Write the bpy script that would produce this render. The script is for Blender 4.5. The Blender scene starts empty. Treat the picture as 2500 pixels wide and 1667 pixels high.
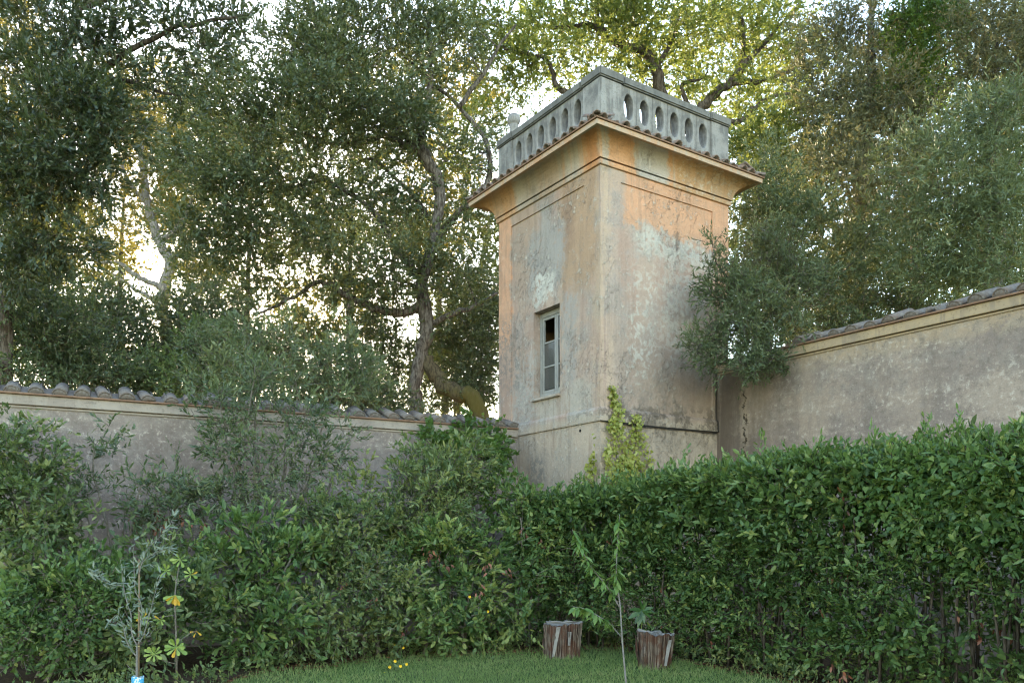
import bpy, bmesh, math, random
import numpy as np
from mathutils import Vector, Matrix

# ------------------------------------------------------------------ camera, sky, sun, exposure
SC = bpy.context.scene
COL = SC.collection
F, YH, CAMH = 2029.0, 1324.5, 1.55          # focal length in photo pixels, horizon row, eye height
cam_d = bpy.data.cameras.new('camera')
cam = bpy.data.objects.new('camera', cam_d); COL.objects.link(cam)
cam.location = (0, 0, CAMH); cam.rotation_euler = (math.radians(90), 0, 0)
cam_d.sensor_width = 36.0; cam_d.sensor_fit = 'HORIZONTAL'
cam_d.lens = 36.0 * F / 2500.0
cam_d.shift_y = (YH - 833.5) / 2500.0
cam_d.clip_end = 3000.0; cam_d.clip_start = 0.05
SC.camera = cam

SUN_EL, SUN_AZ = math.radians(14.3), math.radians(-18.4)   # azimuth from +Y towards +X
world = bpy.data.worlds.new('World'); SC.world = world; world.use_nodes = True
wn = world.node_tree
bg = wn.nodes['Background']
sky = wn.nodes.new('ShaderNodeTexSky'); sky.sky_type = 'NISHITA'; sky.sun_disc = False
sky.sun_elevation = SUN_EL; sky.sun_rotation = SUN_AZ
sky.air_density = 1.12; sky.dust_density = 0.35; sky.ozone_density = 0.0
wn.links.new(sky.outputs[0], bg.inputs[0]); bg.inputs[1].default_value = 0.15
sun_d = bpy.data.lights.new('sun', 'SUN'); sun_d.energy = 3.0; sun_d.angle = math.radians(0.6)
sun_d.color = (1.0, 0.80, 0.55)
sun = bpy.data.objects.new('sun', sun_d); COL.objects.link(sun)
sdir = Vector((math.sin(SUN_AZ) * math.cos(SUN_EL), math.cos(SUN_AZ) * math.cos(SUN_EL), math.sin(SUN_EL)))
sun.rotation_euler = sdir.to_track_quat('Z', 'Y').to_euler()
vs = SC.view_settings
vs.view_transform = 'Standard'; vs.look = 'None'; vs.gamma = 1.0; vs.use_curve_mapping = False
vs.exposure = 2.62
SC.render.engine = 'CYCLES'
cy = SC.cycles
cy.use_denoising = True; cy.filter_width = 1.15
cy.max_bounces = 8; cy.diffuse_bounces = 4; cy.glossy_bounces = 2; cy.transmission_bounces = 6; cy.transparent_max_bounces = 8
cy.sample_clamp_indirect = 6.0
cy.caustics_reflective = False; cy.caustics_refractive = False

RNG = np.random.default_rng(11)
random.seed(5)

def at(px, py, D):
    """a point of the place: photo column, photo row, distance in metres along the view axis"""
    return np.array([(px - 1250.0) * D / F, D, CAMH + (YH - py) * D / F])

# ------------------------------------------------------------------ node helpers
class NT:
    def __init__(s, name):
        s.m = bpy.data.materials.new(name); s.m.use_nodes = True
        s.t = s.m.node_tree; s.n = s.t.nodes; s.l = s.t.links
        s.b = s.n['Principled BSDF']; s.out = s.n['Material Output']
        s._obj = None
    def put(s, sock, v):
        if isinstance(v, bpy.types.NodeSocket): s.l.new(v, sock)
        elif isinstance(v, (tuple, list)):
            sock.default_value = tuple(v) + ((1.0,) if len(v) == 3 and len(sock.default_value) == 4 else ())
        else: sock.default_value = v
    def obj(s):
        if s._obj is None: s._obj = s.n.new('ShaderNodeTexCoord').outputs['Object']
        return s._obj
    def sep(s, v):
        x = s.n.new('ShaderNodeSeparateXYZ'); s.put(x.inputs[0], v); return x.outputs
    def comb(s, x, y, z):
        c = s.n.new('ShaderNodeCombineXYZ'); s.put(c.inputs[0], x); s.put(c.inputs[1], y); s.put(c.inputs[2], z); return c.outputs[0]
    def math(s, op, a, b=0.0, clamp=False):
        x = s.n.new('ShaderNodeMath'); x.operation = op; x.use_clamp = clamp
        s.put(x.inputs[0], a); s.put(x.inputs[1], b); return x.outputs[0]
    def add(s, a, b): return s.math('ADD', a, b)
    def sub(s, a, b): return s.math('SUBTRACT', a, b)
    def mul(s, a, b): return s.math('MULTIPLY', a, b)
    def mx(s, a, b): return s.math('MAXIMUM', a, b)
    def mn(s, a, b): return s.math('MINIMUM', a, b)
    def vscale(s, v, k):
        x = s.n.new('ShaderNodeVectorMath'); x.operation = 'MULTIPLY'; s.put(x.inputs[0], v); x.inputs[1].default_value = k; return x.outputs[0]
    def noise(s, v, scale, detail=4.0, rough=0.55, dist=0.0):
        x = s.n.new('ShaderNodeTexNoise'); s.put(x.inputs['Vector'], v)
        x.inputs['Scale'].default_value = scale; x.inputs['Detail'].default_value = detail
        x.inputs['Roughness'].default_value = rough; x.inputs['Distortion'].default_value = dist
        return x.outputs['Fac']
    def voro(s, v, scale, feature='DISTANCE_TO_EDGE'):
        x = s.n.new('ShaderNodeTexVoronoi'); x.feature = feature; s.put(x.inputs['Vector'], v); x.inputs['Scale'].default_value = scale
        return x.outputs['Distance']
    def ss(s, v, a, b):
        """smoothstep from a to b (a may be above b)"""
        x = s.n.new('ShaderNodeMapRange'); x.interpolation_type = 'SMOOTHSTEP'; s.put(x.inputs[0], v)
        if a <= b: x.inputs[1].default_value, x.inputs[2].default_value, x.inputs[3].default_value, x.inputs[4].default_value = a, b, 0, 1
        else: x.inputs[1].default_value, x.inputs[2].default_value, x.inputs[3].default_value, x.inputs[4].default_value = b, a, 1, 0
        return x.outputs[0]
    def mix(s, f, a, b, mode='MIX'):
        x = s.n.new('ShaderNodeMix'); x.data_type = 'RGBA'; x.blend_type = mode
        s.put(x.inputs[0], f); s.put(x.inputs[6], a); s.put(x.inputs[7], b); return x.outputs[2]
    def ramp(s, f, stops):
        x = s.n.new('ShaderNodeValToRGB'); e = x.color_ramp.elements
        while len(e) < len(stops): e.new(0.5)
        for i, (p, c) in enumerate(stops): e[i].position = p; e[i].color = tuple(c) + (1.0,)
        s.put(x.inputs[0], f); return x.outputs[0]
    def attr(s, name):
        x = s.n.new('ShaderNodeAttribute'); x.attribute_name = name; return x.outputs['Fac']
    def bump(s, h, strength=0.3, dist=0.02):
        x = s.n.new('ShaderNodeBump'); x.inputs['Strength'].default_value = strength; x.inputs['Distance'].default_value = dist
        s.put(x.inputs['Height'], h); s.l.new(x.outputs[0], s.b.inputs['Normal']); return x.outputs[0]
    def fin(s, col, rough=0.8, spec=0.3):
        s.put(s.b.inputs['Base Color'], col); s.put(s.b.inputs['Roughness'], rough)
        s.b.inputs['Specular IOR Level'].default_value = spec
        return s.m
    def box(s, u, z, u0, u1, z0, z1, su=0.05, sz=0.08):
        a = s.mul(s.ss(u, u0 - su, u0 + su), s.ss(u, u1 + su, u1 - su))
        b = s.mul(s.ss(z, z0 - sz, z0 + sz), s.ss(z, z1 + sz, z1 - sz))
        return s.mul(a, b)

# ------------------------------------------------------------------ mesh helpers
class MB:
    def __init__(s): s.v = []; s.f = []
    def quad(s, a, b, c, d):
        i = len(s.v); s.v += [tuple(a), tuple(b), tuple(c), tuple(d)]; s.f.append((i, i + 1, i + 2, i + 3))
    def box(s, lo, hi, M=None):
        i = len(s.v)
        P = [(x, y, z) for z in (lo[2], hi[2]) for y in (lo[1], hi[1]) for x in (lo[0], hi[0])]
        if M is not None: P = [tuple(M @ Vector(p)) for p in P]
        s.v += P
        for q in ((0, 2, 3, 1), (4, 5, 7, 6), (0, 1, 5, 4), (2, 6, 7, 3), (0, 4, 6, 2), (1, 3, 7, 5)): s.f.append(tuple(i + k for k in q))
    def tube(s, pts, rad, n=8, cap=True, squash=None):
        pts = [np.asarray(p, float) for p in pts]; base = len(s.v); m = len(pts)
        up = np.array([0.31, 0.17, 0.93]); prev = None
        for k in range(m):
            t = pts[min(k + 1, m - 1)] - pts[max(k - 1, 0)]; t = t / (np.linalg.norm(t) + 1e-9)
            if prev is None:
                a = np.cross(t, up); 
                if np.linalg.norm(a) < 1e-3: a = np.cross(t, (1, 0, 0))
            else: a = prev - t * np.dot(prev, t)
            a = a / (np.linalg.norm(a) + 1e-9); b = np.cross(t, a); prev = a
            r = rad[k] if hasattr(rad, '__len__') else rad
            for j in range(n):
                w = 2 * math.pi * j / n; s.v.append(tuple(pts[k] + r * (math.cos(w) * a + math.sin(w) * b)))
        for k in range(m - 1):
            for j in range(n):
                s.f.append((base + k * n + j, base + k * n + (j + 1) % n, base + (k + 1) * n + (j + 1) % n, base + (k + 1) * n + j))
        if cap:
            s.f.append(tuple(base + j for j in range(n))[::-1]); s.f.append(tuple(base + (m - 1) * n + j for j in range(n)))
    def lathe(s, prof, c=(0, 0, 0), n=20):
        base = len(s.v)
        for r, z in prof:
            for j in range(n):
                w = 2 * math.pi * j / n; s.v.append((c[0] + r * math.cos(w), c[1] + r * math.sin(w), c[2] + z))
        for k in range(len(prof) - 1):
            for j in range(n): s.f.append((base + k * n + j, base + k * n + (j + 1) % n, base + (k + 1) * n + (j + 1) % n, base + (k + 1) * n + j))
        s.f.append(tuple(base + j for j in range(n))[::-1]); s.f.append(tuple(base + (len(prof) - 1) * n + j for j in range(n)))
    def mesh(s, name, mat, smooth=False):
        me = bpy.data.meshes.new(name); me.from_pydata(s.v, [], s.f); me.validate(); me.update()
        if mat is not None: me.materials.append(mat)
        if smooth: me.polygons.foreach_set('use_smooth', [True] * len(me.polygons))
        return me
    def build(s, name, mat, parent=None, smooth=False, bevel=0.0):
        me = s.mesh(name, mat, smooth)
        if bevel > 0:
            bm = bmesh.new(); bm.from_mesh(me); bmesh.ops.remove_doubles(bm, verts=bm.verts, dist=1e-5)
            bmesh.ops.recalc_face_normals(bm, faces=bm.faces)
            bmesh.ops.bevel(bm, geom=[e for e in bm.edges if len(e.link_faces) == 2 and e.calc_face_angle(0) > 0.6], offset=bevel, segments=2, affect='EDGES', clamp_overlap=True)
            bm.to_mesh(me); bm.free()
        return link(name, me, parent)

def link(name, data, parent=None, M=None):
    o = bpy.data.objects.new(name, data); COL.objects.link(o)
    if parent is not None: o.parent = parent
    if M is not None: o.matrix_local = M if parent is not None else M
    return o
def tag(o, label=None, cat=None, group=None, kind=None):
    if label: o['label'] = label
    if cat: o['category'] = cat
    if group: o['group'] = group
    if kind: o['kind'] = kind
    return o
def thing(name, label, cat, loc=(0, 0, 0), rz=0.0, group=None):
    o = bpy.data.objects.new(name, None); COL.objects.link(o); o.location = loc; o.rotation_euler = (0, 0, rz)
    o.empty_display_size = 0.2
    return tag(o, label, cat, group)

def smooth_path(P, sub=4):
    """Catmull-Rom through rows of P (any number of columns)"""
    P = np.asarray(P, float); out = []
    for i in range(len(P) - 1):
        p0, p1, p2, p3 = P[max(i - 1, 0)], P[i], P[i + 1], P[min(i + 2, len(P) - 1)]
        for k in range(sub):
            t = k / sub
            out.append(0.5 * ((2 * p1) + (-p0 + p2) * t + (2 * p0 - 5 * p1 + 4 * p2 - p3) * t * t + (-p0 + 3 * p1 - 3 * p2 + p3) * t ** 3))
    out.append(P[-1]); return np.array(out)

# ------------------------------------------------------------------ materials
def plaster_tower():
    m = NT('old_orange_plaster'); o = m.obj(); X = m.sep(o)
    s0 = m.sub(X[0], X[1]); z0 = X[2]
    n1 = m.noise(o, 1.6, 6, 0.6); n2 = m.noise(o, 5.0, 6, 0.68); n3 = m.noise(o, 24.0, 5, 0.68); n4 = m.noise(o, 0.8, 3, 0.5); n5 = m.noise(o, 11.0, 7, 0.74); n6 = m.noise(o, 48.0, 4, 0.7)
    stv = m.comb(m.mul(s0, 7.0), 0.0, m.mul(z0, 0.5)); streak = m.noise(stv, 1.0, 6, 0.65)
    stv2 = m.comb(m.mul(s0, 2.6), 3.0, m.mul(z0, 0.35)); streak2 = m.noise(stv2, 1.0, 6, 0.65)
    s = m.add(s0, m.add(m.mul(m.sub(n1, 0.5), 0.45), m.mul(m.sub(n2, 0.5), 0.40)))
    z = m.add(z0, m.add(m.mul(m.sub(n1, 0.5), 1.0), m.mul(m.sub(n2, 0.5), 0.7)))
    beige = m.mix(n2, (0.50, 0.385, 0.315), (0.395, 0.305, 0.257))
    pink = m.mix(n5, (0.455, 0.325, 0.265), (0.355, 0.262, 0.222))
    col = m.mix(m.ss(streak2, 0.42, 0.6), beige, pink)
    grey = m.mix(n2, (0.44, 0.375, 0.34), (0.33, 0.285, 0.262))
    pale = m.mix(n5, (0.58, 0.545, 0.485), (0.42, 0.395, 0.36))
    orange = m.mix(m.ss(n2, 0.35, 0.65), (0.63, 0.355, 0.225), (0.55, 0.335, 0.225))
    blue = m.mix(n5, (0.45, 0.415, 0.39), (0.26, 0.245, 0.235))
    # greyer washed zones of the shaft
    col = m.mix(m.mul(m.ss(n1, 0.46, 0.60), 0.8), col, grey)
    # lower right face: brown-grey weathering
    col = m.mix(m.mul(m.mul(m.ss(z, 5.9, 4.6), m.ss(s, 0.0, 0.35)), 0.55), col, m.mix(n5, (0.30, 0.24, 0.20), (0.36, 0.30, 0.255)))
    # orange field of the right face, above an irregular edge
    edge = m.add(z, m.mul(s0, 0.06))
    fr = m.mul(m.ss(edge, 6.70, 6.86), m.ss(s, 0.42, 0.56))
    col = m.mix(m.mul(m.mul(m.ss(edge, 6.2, 6.5), m.ss(edge, 6.9, 6.6)), m.mul(m.ss(s, 0.6, 0.9), m.ss(n5, 0.40, 0.52))), col, pale)
    col = m.mix(m.mul(m.box(s, z, 1.25, 2.3, 4.6, 6.2, 0.25, 0.4), m.mul(m.ss(n5, 0.44, 0.56), 0.7)), col, pale)
    col = m.mix(m.mul(m.box(s, z, 0.6, 1.15, 4.2, 5.9, 0.12, 0.3), m.mul(m.ss(n5, 0.50, 0.56), 0.8)), col, pale)
    col = m.mix(fr, col, orange)
    col = m.mix(m.mul(m.box(s, z, 2.56, 3.3, 5.6, 7.4), 0.8), col, orange)
    # corner strip, yellowish
    col = m.mix(m.mul(m.box(s, z, -0.16, 0.20, 3.6, 7.6, 0.1, 0.2), m.mul(m.ss(streak, 0.60, 0.48), 0.6)), col, (0.50, 0.385, 0.285))
    # window face
    col = m.mix(m.mul(m.box(s, z, -3.2, -2.52, 5.1, 7.6, 0.04, 0.3), 0.85), col, orange)
    col = m.mix(m.mul(m.box(s, z, -2.40, -1.75, 5.9, 7.5, 0.12, 0.3), 0.6), col, m.mix(n5, (0.42, 0.30, 0.225), (0.33, 0.25, 0.20)))
    col = m.mix(m.mul(m.box(s, z, -1.05, -0.10, 5.7, 7.6, 0.10, 0.3), 0.8), col, m.mix(n5, (0.48, 0.315, 0.195), (0.37, 0.26, 0.185)))
    col = m.mix(m.mul(m.box(s, z, -0.98, -0.70, 6.4, 7.4, 0.08, 0.2), 0.75), col, (0.30, 0.205, 0.155))
    col = m.mix(m.mul(m.box(s, z, -1.62, -1.22, 5.9, 7.5, 0.06, 0.2), 0.85), col, blue)
    col = m.mix(m.mul(m.box(s, z, -1.95, -0.95, 5.95, 6.95, 0.10, 0.12), m.ss(n5, 0.36, 0.48)), col, blue)
    col = m.mix(m.mul(m.box(s, z, -1.80, -1.20, 5.72, 6.15, 0.08, 0.08), m.ss(n5, 0.40, 0.50)), col, (0.58, 0.56, 0.52))
    col = m.mix(m.mul(m.box(s, z, -1.02, -0.62, 4.2, 5.6, 0.06, 0.12), m.mul(m.ss(n5, 0.38, 0.5), 0.85)), col, blue)
    col = m.mix(m.mul(m.box(s, z, -2.45, -1.72, 3.6, 4.9, 0.12, 0.2), m.mul(m.ss(n5, 0.40, 0.52), 0.85)), col, m.mix(n3, (0.47, 0.435, 0.405), (0.33, 0.31, 0.295)))
    col = m.mix(m.mul(m.box(s, z, -3.0, -2.2, 4.3, 5.6, 0.1, 0.2), m.mul(m.ss(n5, 0.46, 0.54), 0.7)), col, (0.20, 0.185, 0.175))
    col = m.mix(m.mul(m.box(s, z, -1.8, -0.2, 3.55, 4.15, 0.2, 0.15), 0.6), col, (0.43, 0.415, 0.375))
    # cleaner warm plinth
    col = m.mix(m.mul(m.ss(z0, 3.62, 3.52), 0.65), col, m.mix(n5, (0.53, 0.455, 0.36), (0.41, 0.345, 0.275)))
    col = m.mix(m.mul(m.box(s, z, -2.0, -1.5, 2.2, 3.05, 0.15, 0.2), m.mul(m.ss(n5, 0.42, 0.54), 0.7)), col, (0.20, 0.195, 0.185))
    col = m.mix(m.mul(m.box(s, z, 1.0, 2.4, 1.9, 3.0, 0.3, 0.3), m.mul(m.ss(n5, 0.40, 0.56), 0.6)), col, (0.26, 0.215, 0.175))
    # cove and cornice
    cove = m.ss(z0, 7.46, 7.475)
    cz = m.mix(m.ss(streak2, 0.40, 0.56), (0.47, 0.405, 0.345), (0.57, 0.325, 0.185))
    cz = m.mix(m.mul(m.box(s, z, -2.1, -0.9, 7.2, 8.4, 0.15, 0.2), 0.8), cz, (0.365, 0.30, 0.24))
    cz = m.mix(m.mul(m.box(s, z, 0.22, 0.75, 7.2, 8.6, 0.05, 0.3), 0.9), cz, (0.62, 0.335, 0.18))
    cz = m.mix(m.mul(m.box(s, z, 0.85, 1.45, 7.2, 8.6, 0.05, 0.3), 0.9), cz, m.mix(n5, (0.53, 0.49, 0.455), (0.40, 0.37, 0.345)))
    cz = m.mix(m.mul(m.box(s, z, 1.6, 3.6, 7.2, 8.6, 0.1, 0.3), 0.8), cz, m.mix(m.ss(n5, 0.52, 0.58), (0.50, 0.315, 0.18), (0.56, 0.455, 0.36)))
    cz = m.mix(m.mul(m.box(s, z, -3.6, -2.3, 7.2, 8.6, 0.1, 0.3), 0.7), cz, (0.50, 0.285, 0.15))
    cz = m.mix(m.mul(m.box(s, z, -0.35, -0.05, 7.2, 8.6, 0.06, 0.3), 0.8), cz, (0.50, 0.24, 0.115))
    col = m.mix(cove, col, cz)
    # flaking limewash, craquelure, drips and grime
    flake = m.mul(m.ss(n5, 0.55, 0.60), m.ss(n1, 0.42, 0.56))
    col = m.mix(m.mul(flake, m.mul(m.ss(z0, 7.6, 7.3), 0.6)), col, (0.57, 0.52, 0.46))
    pit = m.mul(m.ss(m.noise(o, 17.0, 6, 0.78), 0.42, 0.34), m.mul(m.ss(n4, 0.42, 0.58), m.ss(z0, 7.0, 6.4)))
    col = m.mix(m.mul(pit, 0.5), col, (0.17, 0.145, 0.125))
    cv = m.comb(m.add(s, m.mul(n3, 0.15)), 0.0, m.add(z, m.mul(n2, 0.2)))
    crack = m.mul(m.ss(m.voro(cv, 3.2), 0.014, 0.0), m.ss(n4, 0.48, 0.58))
    fine = m.mul(m.ss(m.voro(cv, 15.0), 0.05, 0.0), m.ss(n1, 0.50, 0.60))
    col = m.mix(m.mul(crack, 0.6), col, (0.12, 0.10, 0.085)); col = m.mix(m.mul(fine, 0.30), col, (0.16, 0.135, 0.115))
    drip = m.ss(streak, 0.53, 0.66)
    col = m.mix(m.mul(drip, 0.30), col, (0.20, 0.165, 0.14))
    wash = m.mul(m.ss(m.noise(m.comb(m.mul(s0, 5.0), 8.0, m.mul(z0, 0.7)), 1.0, 6, 0.7), 0.52, 0.62), m.ss(s0, 0.1, -0.2))
    col = m.mix(m.mul(wash, m.mul(m.ss(z0, 7.5, 7.4), 0.40)), col, (0.28, 0.195, 0.15))
    low = m.mul(m.ss(z0, 4.7, 3.6), m.ss(n1, 0.42, 0.62))
    col = m.mix(m.mul(low, m.mul(m.ss(s0, -0.1, 0.4), 0.45)), col, (0.20, 0.165, 0.135))
    lich = m.mul(m.mul(m.ss(z0, 3.1, 3.6), m.ss(z0, 4.0, 3.66)), m.mul(m.ss(n2, 0.48, 0.58), m.ss(s0, -0.3, 0.2)))
    col = m.mix(m.mul(lich, 0.75), col, (0.13, 0.11, 0.09))
    # grain
    blot = m.noise(o, 3.0, 5, 0.6)
    gr = m.add(0.36, m.add(m.mul(blot, 0.24), m.add(m.mul(n6, 0.56), m.mul(n5, 0.50))))
    col = m.mix(1.0, col, m.comb(gr, gr, gr), 'MULTIPLY')
    h = m.add(m.add(m.mul(n3, 0.5), m.mul(n5, 0.9)), m.sub(m.mul(flake, 0.35), m.add(m.mul(crack, 0.6), m.mul(pit, 0.5))))
    m.bump(h, 0.7, 0.03)
    return m.fin(col, 0.94, 0.1)

def plaster_wall(name, c1, c2, c3, warm, top, dark_near=None, crack=None):
    m = NT(name); o = m.obj(); X = m.sep(o)
    n1 = m.noise(o, 0.9, 6, 0.6); n2 = m.noise(o, 4.0, 6, 0.65); n3 = m.noise(o, 26.0, 5, 0.7)
    st = m.noise(m.comb(m.mul(X[0], 2.2), 0.0, m.mul(X[2], 0.30)), 1.0, 6, 0.65)
    fl = m.noise(m.comb(m.mul(X[0], 0.5), 4.0, m.mul(X[2], 2.4)), 1.0, 6, 0.65)
    col = m.mix(m.ss(n1, 0.40, 0.60), c1, c2)
    col = m.mix(m.mul(m.ss(fl, 0.5, 0.64), 0.6), col, c3)
    col = m.mix(m.mul(m.ss(st, 0.50, 0.66), 0.7), col, (0.205, 0.17, 0.15))
    up = m.add(X[2], m.mul(m.sub(n2, 0.5), 0.9))
    col = m.mix(m.mul(m.ss(up, top - 0.35, top - 0.10), 0.7), col, warm)
    col = m.mix(m.mul(m.mul(m.ss(n2, 0.46, 0.58), m.ss(up, top - 1.4, top - 0.4)), 0.5), col, (0.27, 0.24, 0.215))
    col = m.mix(m.mul(m.ss(n3, 0.57, 0.66), 0.35), col, (0.55, 0.49, 0.42))
    spot = m.ss(m.noise(o, 70.0, 3, 0.7), 0.60, 0.7)
    col = m.mix(m.mul(spot, 0.4), col, (0.14, 0.12, 0.10))
    n5 = m.noise(o, 11.0, 7, 0.74); n6 = m.noise(o, 50.0, 4, 0.7)
    col = m.mix(m.mul(m.mul(m.ss(n5, 0.47, 0.40), m.ss(n1, 0.40, 0.56)), 0.55), col, (0.185, 0.16, 0.14))
    col = m.mix(m.mul(m.mul(m.ss(n5, 0.54, 0.60), m.ss(fl, 0.40, 0.55)), 0.5), col, (0.52, 0.47, 0.41))
    gr = m.add(0.40, m.add(m.mul(n6, 0.62), m.mul(n5, 0.54)))
    col = m.mix(1.0, col, m.comb(gr, gr, gr), 'MULTIPLY')
    h = m.add(m.mul(n3, 0.6), m.mul(n5, 0.8))
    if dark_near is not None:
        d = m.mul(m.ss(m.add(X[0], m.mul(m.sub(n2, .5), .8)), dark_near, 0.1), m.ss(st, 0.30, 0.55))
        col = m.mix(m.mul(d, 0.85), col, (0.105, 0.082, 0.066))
    if crack is not None:
        wob = m.add(m.mul(m.sub(m.noise(m.comb(0.0, 0.0, X[2]), 3.0, 5, 0.75), 0.5), 0.7), crack)
        dist = m.math('ABSOLUTE', m.sub(X[0], wob))
        dist = m.sub(dist, m.mul(m.ss(m.noise(o, 7.0, 5, 0.7), 0.48, 0.62), 0.035)); cr = m.mul(m.ss(dist, 0.022, 0.006), m.mul(m.ss(m.noise(o, 9.0, 5, 0.75), 0.44, 0.52), m.ss(X[2], 2.6, 3.0)))
        halo = m.mul(m.ss(dist, 0.10, 0.02), m.ss(X[2], 2.4, 3.0))
        col = m.mix(m.mul(halo, 0.3), col, (0.38, 0.31, 0.23)); col = m.mix(m.mul(cr, 0.9), col, (0.03, 0.024, 0.018))
        h = m.sub(h, m.mul(cr, 2.0))
    m.bump(h, 0.5, 0.025)
    return m.fin(col, 0.93, 0.12)

def stone(name, a, b, c, sc=6.0, bump=0.4):
    m = NT(name); o = m.obj(); X = m.sep(o)
    n1 = m.noise(o, sc * 0.4, 6, 0.6); n2 = m.noise(o, sc * 4, 5, 0.65)
    st = m.noise(m.comb(m.mul(X[0], 9.0), m.mul(X[1], 9.0), m.mul(X[2], 1.0)), 1.0, 5, 0.6)
    col = m.mix(m.ss(n1, 0.38, 0.62), a, b); col = m.mix(m.mul(m.ss(st, 0.5, 0.62), 0.6), col, c)
    col = m.mix(m.mul(m.ss(n2, 0.55, 0.66), 0.5), col, tuple(x * 0.45 for x in a))
    m.bump(m.add(n2, n1), bump, 0.015)
    return m.fin(col, 0.9, 0.2)

def tile_mat(name, a, b, lichen, amount):
    m = NT(name); o = m.obj(); inf = m.n.new('ShaderNodeObjectInfo')
    n1 = m.noise(o, 14.0, 5, 0.65); n2 = m.noise(o, 50.0, 4, 0.7)
    col = m.mix(inf.outputs['Random'], a, b)
    col = m.mix(m.mul(m.ss(n1, 0.62 - 0.3 * amount, 0.70 - 0.2 * amount), 0.85), col, lichen)
    col = m.mix(m.mul(m.ss(n2, 0.58, 0.66), 0.5), col, (0.09, 0.075, 0.065))
    m.bump(m.add(n1, n2), 0.5, 0.01)
    return m.fin(col, 0.92, 0.15)

def bark_mat(name, a, b, moss=None, sc=1.0):
    m = NT(name); o = m.obj(); X = m.sep(o)
    v = m.comb(m.mul(X[0], 9 * sc), m.mul(X[1], 9 * sc), m.mul(X[2], 2.2 * sc))
    n1 = m.noise(v, 2.4, 6, 0.7); n2 = m.noise(o, 1.3, 4, 0.6)
    col = m.mix(m.ss(n1, 0.38, 0.62), a, b)
    if moss: col = m.mix(m.mul(m.ss(n2, 0.42, 0.58), 0.8), col, moss)
    m.bump(n1, 0.9, 0.03)
    return m.fin(col, 0.95, 0.1)

def leaf_mat(name, cols, trans, tf=0.35, rough=0.45, spec=0.4):
    """cols: stops over the per-leaf tint attribute"""
    m = NT(name); t = m.attr('tint')
    stops = [(i / max(1, len(cols) - 1), c) for i, c in enumerate(cols)]
    col = m.ramp(t, stops)
    m.fin(col, rough, spec)
    tr = m.n.new('ShaderNodeBsdfTranslucent')
    m.put(tr.inputs[0], m.mix(0.55, col, trans))
    mixn = m.n.new('ShaderNodeMixShader'); mixn.inputs[0].default_value = tf
    m.l.new(m.b.outputs[0], mixn.inputs[1]); m.l.new(tr.outputs[0], mixn.inputs[2]); m.l.new(mixn.outputs[0], m.out.inputs[0])
    return m.m

def plain(name, col, rough=0.7, spec=0.3, sc=30.0, var=0.25):
    m = NT(name); n = m.noise(m.obj(), sc, 4, 0.6)
    c = m.mix(n, tuple(x * (1 - var) for x in col), tuple(min(1, x * (1 + var)) for x in col))
    m.bump(n, 0.2, 0.005)
    return m.fin(c, rough, spec)

def glass_mat():
    m = NT('dusty_window_glass'); n = m.noise(m.obj(), 6.0, 5, 0.6)
    tr = m.n.new('ShaderNodeBsdfTransparent'); tr.inputs[0].default_value = (0.75, 0.76, 0.75, 1)
    m.fin((0.12, 0.12, 0.115), 0.12, 0.7)
    mixn = m.n.new('ShaderNodeMixShader'); m.put(mixn.inputs[0], m.add(m.mul(n, 0.4), 0.45))
    m.l.new(tr.outputs[0], mixn.inputs[1]); m.l.new(m.b.outputs[0], mixn.inputs[2]); m.l.new(mixn.outputs[0], m.out.inputs[0])
    return m.m

M_TOWER = plaster_tower()
M_WALL_L = plaster_wall('grey_wall_plaster', (0.27, 0.222, 0.202), (0.195, 0.158, 0.145), (0.315, 0.27, 0.247), (0.25, 0.212, 0.19), 3.42)
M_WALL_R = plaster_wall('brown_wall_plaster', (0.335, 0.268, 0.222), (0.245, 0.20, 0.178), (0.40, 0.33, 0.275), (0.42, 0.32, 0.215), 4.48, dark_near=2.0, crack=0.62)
M_CORN_L = stone('pale_cornice_render', (0.34, 0.295, 0.255), (0.27, 0.23, 0.20), (0.34, 0.30, 0.26))
M_CORN_R = stone('yellow_cornice_render', (0.42, 0.32, 0.205), (0.35, 0.275, 0.19), (0.24, 0.195, 0.155))
M_STONE = stone('weathered_grey_stone', (0.29, 0.28, 0.268), (0.165, 0.162, 0.158), (0.35, 0.345, 0.335), 9.0, 0.7)
M_COPE = stone('dark_coping_stone', (0.175, 0.172, 0.162), (0.13, 0.13, 0.125), (0.20, 0.20, 0.192))
M_FASCIA = stone('orange_fascia_render', (0.47, 0.365, 0.275), (0.47, 0.29, 0.18), (0.40, 0.35, 0.30))
M_TILE = tile_mat('terracotta_tile', (0.235, 0.155, 0.125), (0.17, 0.13, 0.112), (0.25, 0.235, 0.22), 0.55)
M_TILEG = tile_mat('lichen_grey_tile', (0.175, 0.138, 0.12), (0.13, 0.112, 0.10), (0.20, 0.183, 0.168), 0.6)
M_DRIP = stone('brown_brick_course', (0.25, 0.15, 0.10), (0.20, 0.125, 0.09), (0.29, 0.19, 0.13))
M_WOOD = stone('grey_painted_wood', (0.33, 0.33, 0.32), (0.27, 0.27, 0.265), (0.40, 0.40, 0.39), 12.0)
M_GLASS = glass_mat()
M_ROOM = plain('ochre_room_plaster', (0.42, 0.30, 0.19), 0.9, 0.1, 8.0)
M_BARK = bark_mat('grey_oak_bark', (0.055, 0.045, 0.037), (0.185, 0.165, 0.145))
M_BARKD = bark_mat('dark_bark', (0.045, 0.036, 0.028), (0.13, 0.11, 0.092))
M_BARKP = bark_mat('pale_bark', (0.15, 0.13, 0.115), (0.31, 0.285, 0.255))
M_MOSS = bark_mat('mossy_bark', (0.055, 0.045, 0.03), (0.13, 0.11, 0.07), (0.115, 0.105, 0.03))
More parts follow.
